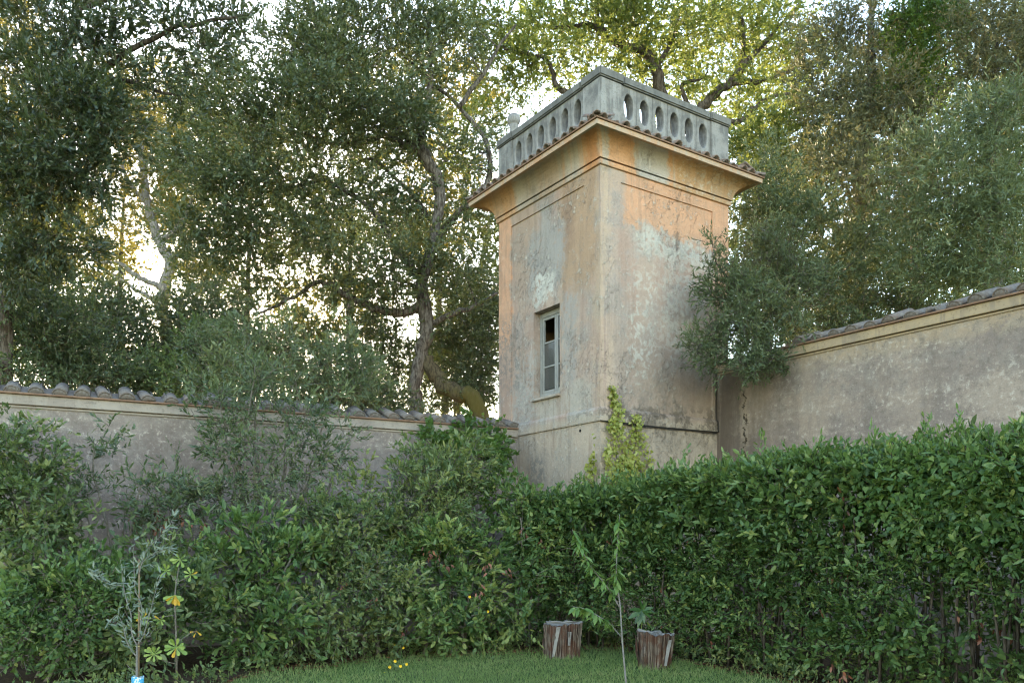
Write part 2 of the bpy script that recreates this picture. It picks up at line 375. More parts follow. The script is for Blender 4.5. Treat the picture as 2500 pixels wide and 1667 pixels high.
M_STEM = bark_mat('grey_stem_bark', (0.12, 0.105, 0.085), (0.24, 0.215, 0.18), None, 3.0)
M_STEMP = bark_mat('pale_sapling_bark', (0.20, 0.185, 0.17), (0.30, 0.285, 0.27), None, 4.0)
M_GSTEM = plain('green_stem', (0.16, 0.22, 0.06), 0.6)
M_CABLE = plain('black_cable', (0.035, 0.032, 0.03), 0.6)

G_OAK = leaf_mat('holm_oak_leaf', [(0.045, 0.068, 0.042), (0.075, 0.105, 0.06), (0.11, 0.14, 0.07), (0.16, 0.16, 0.05)], (0.42, 0.46, 0.07), 0.17)
G_GOLD = leaf_mat('sunlit_oak_leaf', [(0.055, 0.085, 0.03), (0.09, 0.125, 0.04), (0.13, 0.165, 0.045), (0.18, 0.19, 0.04)], (0.50, 0.56, 0.08), 0.33)
G_DARK = leaf_mat('dark_evergreen_leaf', [(0.022, 0.040, 0.028), (0.042, 0.068, 0.046), (0.065, 0.095, 0.06), (0.10, 0.12, 0.05)], (0.40, 0.42, 0.05), 0.22, 0.34, 0.6)
G_PALE = leaf_mat('thin_yellow_leaf', [(0.06, 0.07, 0.03), (0.10, 0.11, 0.04), (0.15, 0.14, 0.045), (0.22, 0.16, 0.04)], (0.62, 0.50, 0.07), 0.34)
G_OLIVE = leaf_mat('grey_green_leaf', [(0.05, 0.075, 0.038), (0.09, 0.128, 0.066), (0.14, 0.182, 0.094), (0.195, 0.215, 0.10)], (0.45, 0.45, 0.10), 0.2, 0.5, 0.35)
G_BROWN = leaf_mat('bronze_tip_leaf', [(0.06, 0.075, 0.045), (0.105, 0.12, 0.07), (0.155, 0.155, 0.085), (0.24, 0.18, 0.085)], (0.5, 0.42, 0.10), 0.2, 0.5, 0.3)
G_LIME = leaf_mat('bright_green_leaf', [(0.03, 0.065, 0.02), (0.05, 0.105, 0.03), (0.08, 0.15, 0.035), (0.13, 0.19, 0.04)], (0.40, 0.55, 0.05), 0.3)
G_BAY = leaf_mat('blue_green_bay_leaf', [(0.042, 0.068, 0.040), (0.078, 0.118, 0.068), (0.125, 0.17, 0.095), (0.185, 0.22, 0.115)], (0.38, 0.46, 0.10), 0.30, 0.42, 0.5)
G_SHRUB = leaf_mat('shrub_leaf', [(0.036, 0.060, 0.028), (0.070, 0.112, 0.05), (0.115, 0.17, 0.075), (0.17, 0.22, 0.09), (0.25, 0.27, 0.10)], (0.38, 0.48, 0.07), 0.32, 0.42, 0.45)
G_HEDGE = leaf_mat('hedge_laurel_leaf', [(0.03, 0.06, 0.022), (0.065, 0.122, 0.044), (0.108, 0.182, 0.066), (0.165, 0.24, 0.086), (0.27, 0.31, 0.10)], (0.33, 0.48, 0.05), 0.28, 0.42, 0.35)
G_IVY = leaf_mat('yellow_ivy_leaf', [(0.12, 0.17, 0.03), (0.22, 0.26, 0.05), (0.33, 0.35, 0.09), (0.42, 0.42, 0.16)], (0.6, 0.6, 0.1), 0.3)
G_OLIVESAP = leaf_mat('silver_olive_leaf', [(0.10, 0.14, 0.10), (0.16, 0.20, 0.155), (0.24, 0.28, 0.22)], (0.3, 0.35, 0.15), 0.22)
G_CHERRY = leaf_mat('young_cherry_leaf', [(0.07, 0.15, 0.035), (0.12, 0.21, 0.06), (0.20, 0.29, 0.09)], (0.4, 0.55, 0.08), 0.3, 0.4)
G_SPAT = leaf_mat('pale_rosette_leaf', [(0.16, 0.26, 0.055), (0.24, 0.34, 0.08), (0.30, 0.38, 0.10), (0.55, 0.32, 0.02)], (0.5, 0.55, 0.08), 0.25, 0.45)
G_RED = leaf_mat('dead_red_leaf', [(0.09, 0.035, 0.022), (0.17, 0.062, 0.036), (0.30, 0.12, 0.07)], (0.4, 0.12, 0.05), 0.25)
G_BIG = leaf_mat('broad_laurel_leaf', [(0.03, 0.075, 0.02), (0.05, 0.115, 0.03), (0.08, 0.15, 0.05)], (0.3, 0.45, 0.06), 0.25, 0.35, 0.5)
G_GRASS = leaf_mat('lawn_grass', [(0.09, 0.135, 0.045), (0.14, 0.205, 0.065), (0.20, 0.27, 0.09), (0.32, 0.31, 0.13)], (0.3, 0.45, 0.06), 0.25, 0.55, 0.3)
G_FLOWER = leaf_mat('yellow_petal', [(0.75, 0.45, 0.01), (0.85, 0.62, 0.02)], (0.9, 0.6, 0.02), 0.25)

# ------------------------------------------------------------------ leaves (numpy)
T_DIA = (np.array([(0, 0, 0), (.42, .5, .14), (1, 0, 0), (.42, -.5, .14)], float), [(0, 1, 2), (0, 2, 3)])
T_OVAL = (np.array([(0, 0, 0), (.30, .44, .12), (.70, .38, .10), (1, 0, -.06), (.70, -.38, .10), (.30, -.44, .12)], float), [(0, 1, 2, 3), (0, 3, 4, 5)])
T_SPAT = (np.array([(0, .04, 0), (.35, .13, .03), (.70, .42, .06), (.92, .36, .03), (1, 0, -.02), (.92, -.36, .03), (.70, -.42, .06), (.35, -.13, .03), (0, -.04, 0), (.5, 0, -.02)], float), [(0, 1, 9, 8), (1, 2, 9), (2, 3, 4, 9), (9, 4, 5, 6), (9, 6, 7), (9, 7, 8)])
T_IVY = (np.array([(0, 0, 0), (-.08, .32, .02), (.28, .5, .06), (.50, .26, .02), (1, 0, -.04), (.50, -.26, .02), (.28, -.5, .06), (-.08, -.32, .02), (.3, 0, -.03)], float), [(0, 1, 2, 8), (8, 2, 3), (8, 3, 4, 5), (8, 5, 6), (0, 8, 6, 7)])
T_BLADE = (np.array([(0, .5, 0), (0, -.5, 0), (.55, .3, .02), (.55, -.3, .02), (1, 0, .6)], float), [(0, 1, 3, 2), (2, 3, 4)])
T_DROOP = (np.array([(0, 0, 0), (.25, .40, .06), (.62, .40, -.02), (1, 0, -.35), (.62, -.40, -.02), (.25, -.40, .06), (.45, 0, -.06)], float), [(0, 1, 6), (1, 2, 6), (2, 3, 6), (3, 4, 6), (4, 5, 6), (5, 0, 6)])

def unit(a): return a / (np.linalg.norm(a, axis=-1, keepdims=True) + 1e-9)
def rnd_dir(n): return unit(RNG.normal(size=(n, 3)))

def leaf_mesh(name, mat, P, d, nrm, L, W, tint, tpl=T_DIA):
    V, faces = tpl; k = len(V); n = len(P)
    d = unit(d); side = unit(np.cross(nrm, d)); nn = np.cross(d, side)
    co = (P[:, None, :] + d[:, None, :] * (V[None, :, 0:1] * L[:, None, None]) + side[:, None, :] * (V[None, :, 1:2] * W[:, None, None])
          + nn[:, None, :] * (V[None, :, 2:3] * W[:, None, None])).reshape(-1, 3)
    loops = np.concatenate([np.array(f) for f in faces]); sizes = np.array([len(f) for f in faces])
    li = (loops[None, :] + (np.arange(n) * k)[:, None]).ravel()
    tot = np.tile(sizes, n); start = np.concatenate([[0], np.cumsum(tot)[:-1]])
    me = bpy.data.meshes.new(name)
    me.vertices.add(n * k); me.vertices.foreach_set('co', co.astype(np.float32).ravel())
    me.loops.add(len(li)); me.loops.foreach_set('vertex_index', li.astype(np.int32))
    me.polygons.add(len(tot)); me.polygons.foreach_set('loop_start', start.astype(np.int32)); me.polygons.foreach_set('loop_total', tot.astype(np.int32))
    a = me.attributes.new('tint', 'FLOAT', 'POINT'); a.data.foreach_set('value', np.repeat(np.clip(tint, 0, 1), k).astype(np.float32))
    me.update(calc_edges=True); me.materials.append(mat)
    return me

def twig_mesh(name, mat, A, B, ra, rb):
    """many straight three-sided twigs as one mesh"""
    n = len(A); t = unit(B - A); a = unit(np.cross(t, rnd_dir(n))); b = np.cross(t, a)
    co = np.empty((n, 6, 3))
    for j in range(3):
        w = 2 * math.pi * j / 3; o = math.cos(w) * a + math.sin(w) * b
        co[:, j] = A + o * ra[:, None]; co[:, 3 + j] = B + o * rb[:, None]
    idx = np.array([(0, 1, 4, 3), (1, 2, 5, 4), (2, 0, 3, 5)]).ravel()
    li = (idx[None] + (np.arange(n) * 6)[:, None]).ravel()
    me = bpy.data.meshes.new(name)
    me.vertices.add(n * 6); me.vertices.foreach_set('co', co.astype(np.float32).ravel())
    me.loops.add(len(li)); me.loops.foreach_set('vertex_index', li.astype(np.int32))
    me.polygons.add(n * 3); me.polygons.foreach_set('loop_start', (np.arange(n * 3) * 4).astype(np.int32)); me.polygons.foreach_set('loop_total', np.full(n * 3, 4, np.int32))
    me.update(calc_edges=True); me.materials.append(mat); return me

def sprays(C, D, nl, tl, ll, lw, tint0, spread=0.9, upb=0.5, droop=0.0, tvar=0.3):
    """C spray base points, D spray directions -> leaf arrays along each twig"""
    n = len(C); D = unit(D)
    k = np.linspace(0.12, 1.0, nl)
    tlen = tl * RNG.uniform(0.6, 1.3, n)
    P = C[:, None, :] + D[:, None, :] * (k[None, :, None] * tlen[:, None, None])
    P[:, :, 2] -= droop * (k[None, :] ** 2) * tlen[:, None]
    d = D[:, None, :] + spread * RNG.normal(size=(n, nl, 3)) * 0.7
    nrm = RNG.normal(size=(n, nl, 3)) * 0.75; nrm[:, :, 2] += upb + 0.4
    L = ll * RNG.uniform(0.6, 1.25, (n, nl)); W = lw * RNG.uniform(0.7, 1.25, (n, nl))
    T = tint0[:, None] + RNG.normal(size=(n, nl)) * tvar * 0.5
    return (P.reshape(-1, 3), d.reshape(-1, 3), unit(nrm.reshape(-1, 3)), L.ravel(), W.ravel(), T.ravel()), C + D * tlen[:, None]

def in_ball(n):
    return rnd_dir(n) * RNG.uniform(0, 1, (n, 1)) ** (1 / 2.4)

def pick_leaf_parts(root, arrs, tpl, mat, count, lens=None):
    """the leaves that show largest become parts of their own, sharing a few meshes; returns the mask of the others"""
    P, d, nrm, L, W, T = arrs
    cam_p = np.array([0, 0, CAMH]); v = unit(cam_p - P)
    face = np.abs(np.sum(unit(nrm) * v, axis=1))
    near = RNG.uniform(0.6, 1.0, len(P))
    q = lens if lens is not None else np.zeros(len(P))
    score = face * L * W / np.linalg.norm(P - cam_p, axis=1) ** 2 * near * np.exp(-4.0 * q)
    idx = np.argsort(-score)[:count]
    protos = []
    for t in (0.3, 0.45, 0.6, 0.75, 0.92):
        protos.append(leaf_mesh('leaf', mat, np.zeros((1, 3)), np.array([[1., 0, 0]]), np.array([[0, 0, 1.]]), np.array([1.0]), np.array([1.0]), np.array([t]), tpl))
    for i in idx:
        dd = unit(d[i]); sd = unit(np.cross(nrm[i], dd)); nn = np.cross(dd, sd)
        M = Matrix(((dd[0] * L[i], sd[0] * W[i], nn[0] * W[i], P[i][0]), (dd[1] * L[i], sd[1] * W[i], nn[1] * W[i], P[i][1]), (dd[2] * L[i], sd[2] * W[i], nn[2] * W[i], P[i][2]), (0, 0, 0, 1)))
        o = bpy.data.objects.new('leaf', protos[int(np.clip(T[i] * 5, 0, 4))]); COL.objects.link(o); o.parent = root
        o.matrix_local = Matrix.Translation(-Vector(root.location)) @ M
    keep = np.ones(len(P), bool); keep[idx] = False
    return keep

def wobble(P, amp, seed):
    r = np.random.default_rng(seed); P = P.copy()
    for j in range(1, len(P) - 1): P[j, :3] += r.normal(size=3) * amp
    return P

def px_path(pts, off=0.0):
    """rows (px, py, D, radius) -> rows (x, y, z, radius)"""
    return np.array([[*at(a, b, D + off), r] for a, b, D, r in pts])

def plant(name, label, cat, base, trunk, limbs, blobs, leaf, bark, seed, ll=0.085, lw=0.038, nl=13, tl=0.36, spr=11, cr=0.55, flat=0.6,
          droop=0.1, upb=0.5, tpl=T_DIA, tint=(0.3, 0.6), branch_r=0.022, group=None, trunk_mat=None, parts=0, twigs=True, limb_mats=None, spread=0.9, tbright=0.0, lk=0.17):
    """a tree or shrub: trunk, limbs, branches and a crown of leaf sprays.
    blobs: (x, y, z, rx, ry, rz, clumps) in metres"""
    global RNG
    RNG = np.random.default_rng(seed)
    base = np.asarray(base, float)
    root = thing(name, label, cat, tuple(base), 0, group)
    off = -base
    nodes = []
    def put_path(nm, P, mat, n):
        P = smooth_path(P, 4); P = wobble(P, 0.012 * (1 + 6 * P[:, 3].mean()), seed + len(nodes))
        b = MB(); b.tube(P[:, :3] + off, P[:, 3], n); b.build(nm, mat, root, True)
        nodes.append(P)
    for q, P in enumerate(trunk): put_path('trunk', np.asarray(P, float), (limb_mats or {}).get('t%d' % q, trunk_mat or bark), 12)
    for q, P in enumerate(limbs): put_path('limb', np.asarray(P, float), (limb_mats or {}).get(q, bark), 8)
    N = np.concatenate(nodes); Np = N[:, :3]
    cl = []
    for (x, y, z, rx, ry, rz, lai) in blobs:
        n = max(3, int(round(lai * math.pi * rx * rz / (spr * nl * ll * lw * lk))))
        q = in_ball(n) * np.array([rx, ry, rz]) + np.array([x, y, z]); cl.append(q)
    cl = np.concatenate(cl); nc = len(cl)
    # branches from the skeleton to each clump
    br = MB(); A = []; B = []
    order = np.argsort(np.min(np.linalg.norm(cl[:, None] - Np[None, ::3], axis=2), axis=1)) if nc * len(Np) < 4e6 else np.arange(nc)
    grown = Np.copy(); gr = N[:, 3].copy()
    for i in order:
        c = cl[i]; dd = np.linalg.norm(grown - c, axis=1) + np.maximum(0, grown[:, 2] - c[2] + 0.1) * 0.8
        j = int(np.argmin(dd)); a = grown[j]; ln = np.linalg.norm(c - a)
        r0 = min(gr[j] * 0.7, branch_r * (0.6 + 0.5 * ln)); r1 = 0.006
        mid1 = a + (c - a) * 0.35 + RNG.normal(size=3) * 0.10 * ln + np.array([0, 0, 0.06 * ln]); mid2 = a + (c - a) * 0.7 + RNG.normal(size=3) * 0.08 * ln
        pts = np.array([a, mid1, mid2, c]); rr = np.array([r0, r0 * 0.75, r0 * 0.5, max(r1, r0 * 0.3)])
        br.tube(pts + off, rr, 5 if r0 > 0.03 else 3, False)
        if i % 2 == 0:
            grown = np.vstack([grown, mid1[None], mid2[None], c[None]]); gr = np.concatenate([gr, [rr[1], rr[2], rr[3]]])
    tag(br.build('branches', bark, root, True), kind='stuff')
    # sprays
    lo = np.repeat(cl, spr, axis=0); q = in_ball(len(lo)) * np.array([cr, cr, cr * flat])
    S = lo + q * 0.75
    cen = cl.mean(axis=0)
    D = q / cr + 0.35 * unit(lo - cen) + RNG.normal(size=q.shape) * 0.45; D[:, 2] += 0.25
    t0 = np.repeat(RNG.uniform(tint[0], tint[1], nc), spr) + RNG.normal(size=len(S)) * 0.06 + tbright
    arr, ends = sprays(S, D, nl, tl, ll, lw, t0, spread, upb, droop)
    if twigs:
        k2 = slice(None, None, 4) if cat == 'tree' else slice(None, None, 2)
        tm = twig_mesh('twigs', bark, (S + off)[k2], (ends + off)[k2], np.full(len(S), 0.006)[k2], np.full(len(S), 0.002)[k2])
        tag(link('twigs', tm, root), kind='stuff')
    cs = np.repeat(np.repeat(RNG.uniform(0.75, 1.3, nc), spr), nl); arr = (arr[0], arr[1], arr[2], arr[3] * cs, arr[4] * cs, arr[5])
    if parts:
        depth = (arr[0][:, 1] - arr[0][:, 1].min())
        keep = pick_leaf_parts(root, arr, tpl, leaf, parts, depth)
        arr = tuple(a[keep] for a in arr)
    me = leaf_mesh('crown', leaf, arr[0] + off, *arr[1:], tpl)
    tag(link('crown' if cat == 'tree' else 'foliage', me, root), kind='stuff')
    return root

def blob(px, py, D, wpx, hpx, dep, lai):
    """an ellipsoid of foliage: photo centre, distance, half sizes in photo pixels, its half depth in metres and its leaf layers"""
    c = at(px, py, D); return (c[0], c[1], c[2], wpx * D / F, dep, hpx * D / F, lai)
def gpx(px, D): return (px, YH + CAMH * F / D, D)

# ------------------------------------------------------------------ ground
g = NT('lawn_soil'); o_ = g.obj()
gn = g.noise(o_, 0.7, 5, 0.6); gn2 = g.noise(o_, 9.0, 5, 0.7)
g.bump(gn2, 0.6, 0.03)
M_GROUND = g.fin(g.mix(g.ss(gn, 0.4, 0.62), g.mix(gn2, (0.045, 0.085, 0.022), (0.065, 0.11, 0.03)), g.mix(gn2, (0.09, 0.10, 0.04), (0.06, 0.10, 0.03))), 0.95, 0.1)
g = NT('leaf_litter_soil'); o_ = g.obj(); gn = g.noise(o_, 3.0, 5, 0.6); gn2 = g.noise(o_, 22.0, 5, 0.75)
g.bump(gn2, 0.9, 0.03)
M_SOIL = g.fin(g.mix(g.ss(gn2, 0.42, 0.6), (0.045, 0.032, 0.022), g.mix(gn, (0.12, 0.075, 0.045), (0.09, 0.07, 0.04))), 0.95, 0.1)
b = MB(); b.quad((-900, -300, 0), (900, -300, 0), (900, 1500, 0), (-900, 1500, 0))
tag(b.build('ground', M_GROUND), 'flat grassy ground of the garden and park', None, None, 'structure')
EDGE_PX = [(-900, 1760), (100, 1720), (450, 1690), (560, 1667), (620, 1645), (800, 1626), (950, 1602), (1180, 1594), (1320, 1588), (1440, 1580), (1530, 1582), (1640, 1606), (1720, 1628), (1820, 1642), (1900, 1660), (2000, 1676), (2200, 1730), (2600, 1820)]
EDGE = np.array([at(x, y, CAMH * F / (y - YH))[:2] for x, y in EDGE_PX])
def edge_y(x): return np.interp(x, EDGE[:, 0], EDGE[:, 1])
b = MB(); n_ = 90; xs = np.linspace(-9.5, 6.5, n_); rs = np.random.default_rng(3)
for i in range(n_): b.v += [(xs[i], float(edge_y(xs[i])) + rs.normal() * 0.05, 0.004), (xs[i], 24.0, 0.004)]
b.f = [(2 * i, 2 * i + 2, 2 * i + 3, 2 * i + 1) for i in range(n_ - 1)]
tag(b.build('planting_bed', M_SOIL), 'dark leaf-littered soil under the hedges and walls', None, None, 'structure')

# ------------------------------------------------------------------ tower
TC = np.array([1.383, 13.0]); CT, ST = 0.8305, 0.557; TROT = math.atan2(ST, CT); TW = 2.92
tower = thing('corner_tower', 'square tower with peeling orange plaster, tiled eave and stone balustrade', 'tower', (TC[0], TC[1], 0), TROT)
def t2w(x, y, z): return np.array([TC[0] + CT * x - ST * y, TC[1] + ST * x + CT * y, z])
def side_pt(k, u, out, z):
    return ((u, -out, z), (-out, u, z), (u, TW + out, z), (TW + out, u, z))[k]
def ring(mb, prof, close=False):
    base = len(mb.v)
    for o, z in prof: mb.v += [(-o, -o, z), (TW + o, -o, z), (TW + o, TW + o, z), (-o, TW + o, z)]
    n = len(prof)
    for i in range(n if close else n - 1):
        for j in range(4):
            a, c = base + i * 4 + j, base + ((i + 1) % n) * 4
            mb.f.append((a, base + i * 4 + (j + 1) % 4, c + (j + 1) % 4, c + j))

# shaft with sunk panels and the window opening
WU0, WU1, WZ0, WZ1 = 1.08, 1.83, 4.05, 5.56
sh = MB(); Z0, Z1, PZ1, PU0, PU1, RC = 3.68, 7.468, 7.285, 0.42, 2.52, -0.022
for k in range(4):
    Q = lambda u, o, z: side_pt(k, u, o, z)
    def rect(u0, u1, z0, z1, o): sh.quad(Q(u0, o, z0), Q(u1, o, z0), Q(u1, o, z1), Q(u0, o, z1))
    rect(0, PU0, Z0, Z1, 0); rect(PU1, TW, Z0, Z1, 0); rect(PU0, PU1, PZ1, Z1, 0)
    sh.quad(Q(PU0, 0, PZ1), Q(PU1, 0, PZ1), Q(PU1, RC, PZ1), Q(PU0, RC, PZ1))
    for u in (PU0, PU1): sh.quad(Q(u, 0, Z0), Q(u, RC, Z0), Q(u, RC, PZ1), Q(u, 0, PZ1))
    if k == 1:
        for a in ((PU0, WU0, Z0, PZ1), (WU1, PU1, Z0, PZ1), (WU0, WU1, Z0, WZ0), (WU0, WU1, WZ1, PZ1)): rect(*a, RC)
        dp = -0.26
        sh.quad(Q(WU0, RC, WZ0), Q(WU0, dp, WZ0), Q(WU0, dp, WZ1), Q(WU0, RC, WZ1)); sh.quad(Q(WU1, RC, WZ0), Q(WU1, dp, WZ0), Q(WU1, dp, WZ1), Q(WU1, RC, WZ1))
        sh.quad(Q(WU0, RC, WZ1), Q(WU1, RC, WZ1), Q(WU1, dp, WZ1), Q(WU0, dp, WZ1)); sh.quad(Q(WU0, RC, WZ0), Q(WU1, RC, WZ0), Q(WU1, dp, WZ0 + .03), Q(WU0, dp, WZ0 + .03))
    else: rect(PU0, PU1, Z0, PZ1, RC)
sh.build('shaft', M_TOWER, tower)
r = MB(); ring(r, [(0.012, 0.0), (0.012, 3.452)]); ring(r, [(0.012, 3.452), (-0.3, 3.452)]); r.build('plinth', M_TOWER, tower)
r = MB(); ring(r, [(-0.1, 3.456), (0.036, 3.456), (0.040, 3.47), (0.037, 3.63), (0.030, 3.648), (0.0, 3.685), (-0.1, 3.69)]); r.build('string_course', M_TOWER, tower)
r = MB(); ring(r, [(-0.1, 7.469), (0.030, 7.469), (0.036, 7.476), (0.036, 7.538), (0.030, 7.545), (-0.1, 7.546)]); r.build('moulding', M_TOWER, tower)
prof = [(-0.1, 7.560), (0.052, 7.560)] + [(0.052 + 0.30 * (1 - math.cos(t)), 7.564 + 0.266 * math.sin(t)) for t in np.linspace(0, math.pi / 2, 10)]
r = MB(); ring(r, prof); r.build('cove', M_TOWER, tower)
r = MB(); ring(r, [(0.355, 7.8305), (0.405, 7.826), (0.408, 7.829), (0.410, 7.899), (0.0, 7.900)]); r.build('fascia', M_FASCIA, tower)
r = MB(); ring(r, [(0.30, 7.902), (0.436, 7.903), (0.436, 7.925), (0.0, 8.06), (-0.3, 8.07)]); r.build('eave_course', M_DRIP, tower)
# room behind the window
r = MB(); lo, hi = (0.27, 0.6, 3.7), (2.3, 2.3, 5.9)
P8 = [(x, y, z) for z in (lo[2], hi[2]) for y in (lo[1], hi[1]) for x in (lo[0], hi[0])]
r.v = P8; r.f = [(0, 2, 3, 1), (4, 5, 7, 6), (0, 1, 5, 4), (2, 6, 7, 3), (1, 3, 7, 5)]
i0 = len(r.v)
for a in ((lo[1], WU0, 3.7, 5.9), (WU1, hi[1], 3.7, 5.9), (WU0, WU1, 3.7, WZ0), (WU0, WU1, WZ1, 5.9)):
    r.quad((lo[0], a[0], a[2]), (lo[0], a[1], a[2]), (lo[0], a[1], a[3]), (lo[0], a[0], a[3]))
r.build('inner_room', M_ROOM, tower)
# window
win = MB(); fx0, fx1 = 0.155, 0.215
FW = 0.055
win.box((fx0, WU0, WZ0 + .03), (fx1, WU0 + FW, WZ1 - .002)); win.box((fx0, WU1 - FW, WZ0 + .03), (fx1, WU1, WZ1 - .002))
win.box((fx0 + .002, WU0 + FW, WZ1 - .09), (fx1 - .002, WU1 - FW, WZ1 - .003)); win.box((fx0 + .002, WU0 + FW, WZ0 + .031), (fx1 - .002, WU1 - FW, WZ0 + .10))
window = win.build('window', M_WOOD, tower, False, 0.006)
def sash(u0, u1, z0, z1, t):
    s_ = MB(); x0, x1 = fx0 + 0.012, fx0 + 0.05
    s_.box((x0, u0, z0), (x1, u0 + t, z1)); s_.box((x0, u1 - t, z0), (x1, u1, z1))
    s_.box((x0 + .001, u0 + t, z0), (x1 - .001, u1 - t, z0 + t)); s_.box((x0 + .001, u0 + t, z1 - t), (x1 - .001, u1 - t, z1))
    s_.build('sash', M_WOOD, window, False, 0.004)
SZ0, SZ1 = WZ0 + .102, WZ1 - .092
sash(WU0 + FW + .003, WU0 + FW + 0.235, SZ0, SZ1, 0.05); sash(WU0 + FW + 0.24, WU1 - FW - .003, SZ0, SZ1, 0.045)
bars = [SZ0 + (SZ1 - SZ0) * q for q in (0.345, 0.665)]
for zb in bars:
    s_ = MB(); s_.box((fx0 + .016, WU0 + FW + .285, zb - .012), (fx0 + .044, WU1 - FW - .05, zb + .012)); s_.build('glazing_bar', M_WOOD, window)
    s_ = MB(); s_.box((fx0 + .016, WU0 + FW + .055, zb - .012), (fx0 + .044, WU0 + FW + .183, zb + .012)); s_.build('glazing_bar', M_WOOD, window)
zz = [SZ0 + .05] + bars + [SZ1 - .05]
for q in range(3):
    for (u0, u1) in ((WU0 + FW + .055, WU0 + FW + .183), (WU0 + FW + .286, WU1 - FW - .05)):
        if q == 2 and u0 > WU0 + .2: continue         # the top pane of the wide leaf is missing
        s_ = MB(); s_.box((fx0 + .028, u0, zz[q] + .012), (fx0 + .032, u1, zz[q + 1] - .012)); s_.build('pane', M_GLASS, window)
s_ = MB(); s_.box((-.035, WU0 - .03, WZ0 - .045), (.15, WU1 + .03, WZ0 + .0), None); s_.build('sill', M_TOWER, window, False, .008)
hole = MB(); hole.lathe([(0.0, 0), (0.018, 0.001), (0.026, 0.006), (0.026, 0.012)], n=10)
ho = hole.build('drain_hole', plain('hole_dark', (0.012, 0.011, 0.01), 0.9), tower); ho.rotation_euler = (0, math.radians(-90), 0); ho.location = (-0.003, 0.49, 3.355)

# eave tiles
def coppo(name, mat, L=0.46, r0=0.092, r1=0.072, th=0.014, seg=8, plug=False):
    mb = MB(); base = 0
    for (y, r) in ((0, r0), (L, r1)):
        for rr in (r, r - th):
            for j in range(seg + 1):
                a = math.pi * j / seg; mb.v.append((rr * math.cos(a), y, rr * math.sin(a) * 0.92))
    n = seg + 1
    for j in range(seg):
        mb.f += [(j, j + 1, 2 * n + j + 1, 2 * n + j), (n + j, 3 * n + j, 3 * n + j + 1, n + j + 1), (j, n + j, n + j + 1, j + 1), (2 * n + j, 2 * n + j + 1, 3 * n + j + 1, 3 * n + j)]
    mb.f += [(0, 2 * n, 3 * n, n), (seg, n + seg, 3 * n + seg, 2 * n + seg)]
    if plug:
        i = len(mb.v)
        for j in range(n): a = math.pi * j / seg; mb.v.append(((r0 - th * .5) * math.cos(a), 0.012, (r0 - th * .5) * math.sin(a) * 0.92 - 0.004))
        mb.v.append((0, -0.012, r0 * 0.35))
        mb.f += [(i + j, i + j + 1, i + n) for j in range(seg)] + [(i + seg, i, i + n)]
    return mb.mesh(name, mat, True)
tile_me = coppo('roof_tile', M_TILE, 0.46, 0.070, 0.058); pan_me = coppo('pan_tile', M_TILE, 0.46, 0.056, 0.070)
sl = math.atan2(0.17, 0.46)
def eave_tile(k, u, out, z, me, flip, jit):
    ux = Vector(side_pt(k, 1, 0, 0)) - Vector(side_pt(k, 0, 0, 0)); inn = Vector(side_pt(k, 0, 0, 0)) - Vector(side_pt(k, 0, 1, 0))
    y = inn * math.cos(sl) + Vector((0, 0, math.sin(sl))); x = ux; zz_ = x.cross(y)
    if zz_.z < 0: x = -x; zz_ = x.cross(y)
    if flip: x = -x; zz_ = -zz_
    R_ = Matrix((x, y, zz_)).transposed().to_4x4() @ Matrix.Rotation(jit, 4, 'Z')
    o = link('roof_tile' if not flip else 'pan_tile', me, tower); o.matrix_local = Matrix.Translation(Vector(side_pt(k, u, out, z))) @ R_
for k in range(4):
    i = 0; u = -0.30
    while u < TW + 0.33:
        miss = (k == 0 and 1.32 < u < 1.72) or (k == 0 and i == 1)
        if not miss: eave_tile(k, u + random.uniform(-.012, .012), 0.446 + random.uniform(-.03, .012), 7.925 + random.uniform(-.006, .010), tile_me, False, random.uniform(-.07, .07))
        if u + 0.111 < TW + 0.3: eave_tile(k, u + 0.111, 0.446, 7.965 + random.uniform(-.004, .004), pan_me, True, random.uniform(-.03, .03))
        u += 0.222; i += 1
for (sx, sy) in ((0, 0), (1, 0), (0, 1), (1, 1)):
    d_ = Vector((1 - 2 * sx, 1 - 2 * sy, 0)).normalized(); y = d_ * math.cos(.26) + Vector((0, 0, math.sin(.26))); x = y.cross(Vector((0, 0, 1))).normalized(); zz_ = x.cross(y)
    o = link('hip_tile', tile_me, tower); p = Vector((sx * TW, sy * TW, 0)) - d_ * 0.62 + Vector((0, 0, 7.935)); o.matrix_local = Matrix.Translation(p) @ Matrix((x, y, zz_)).transposed().to_4x4()

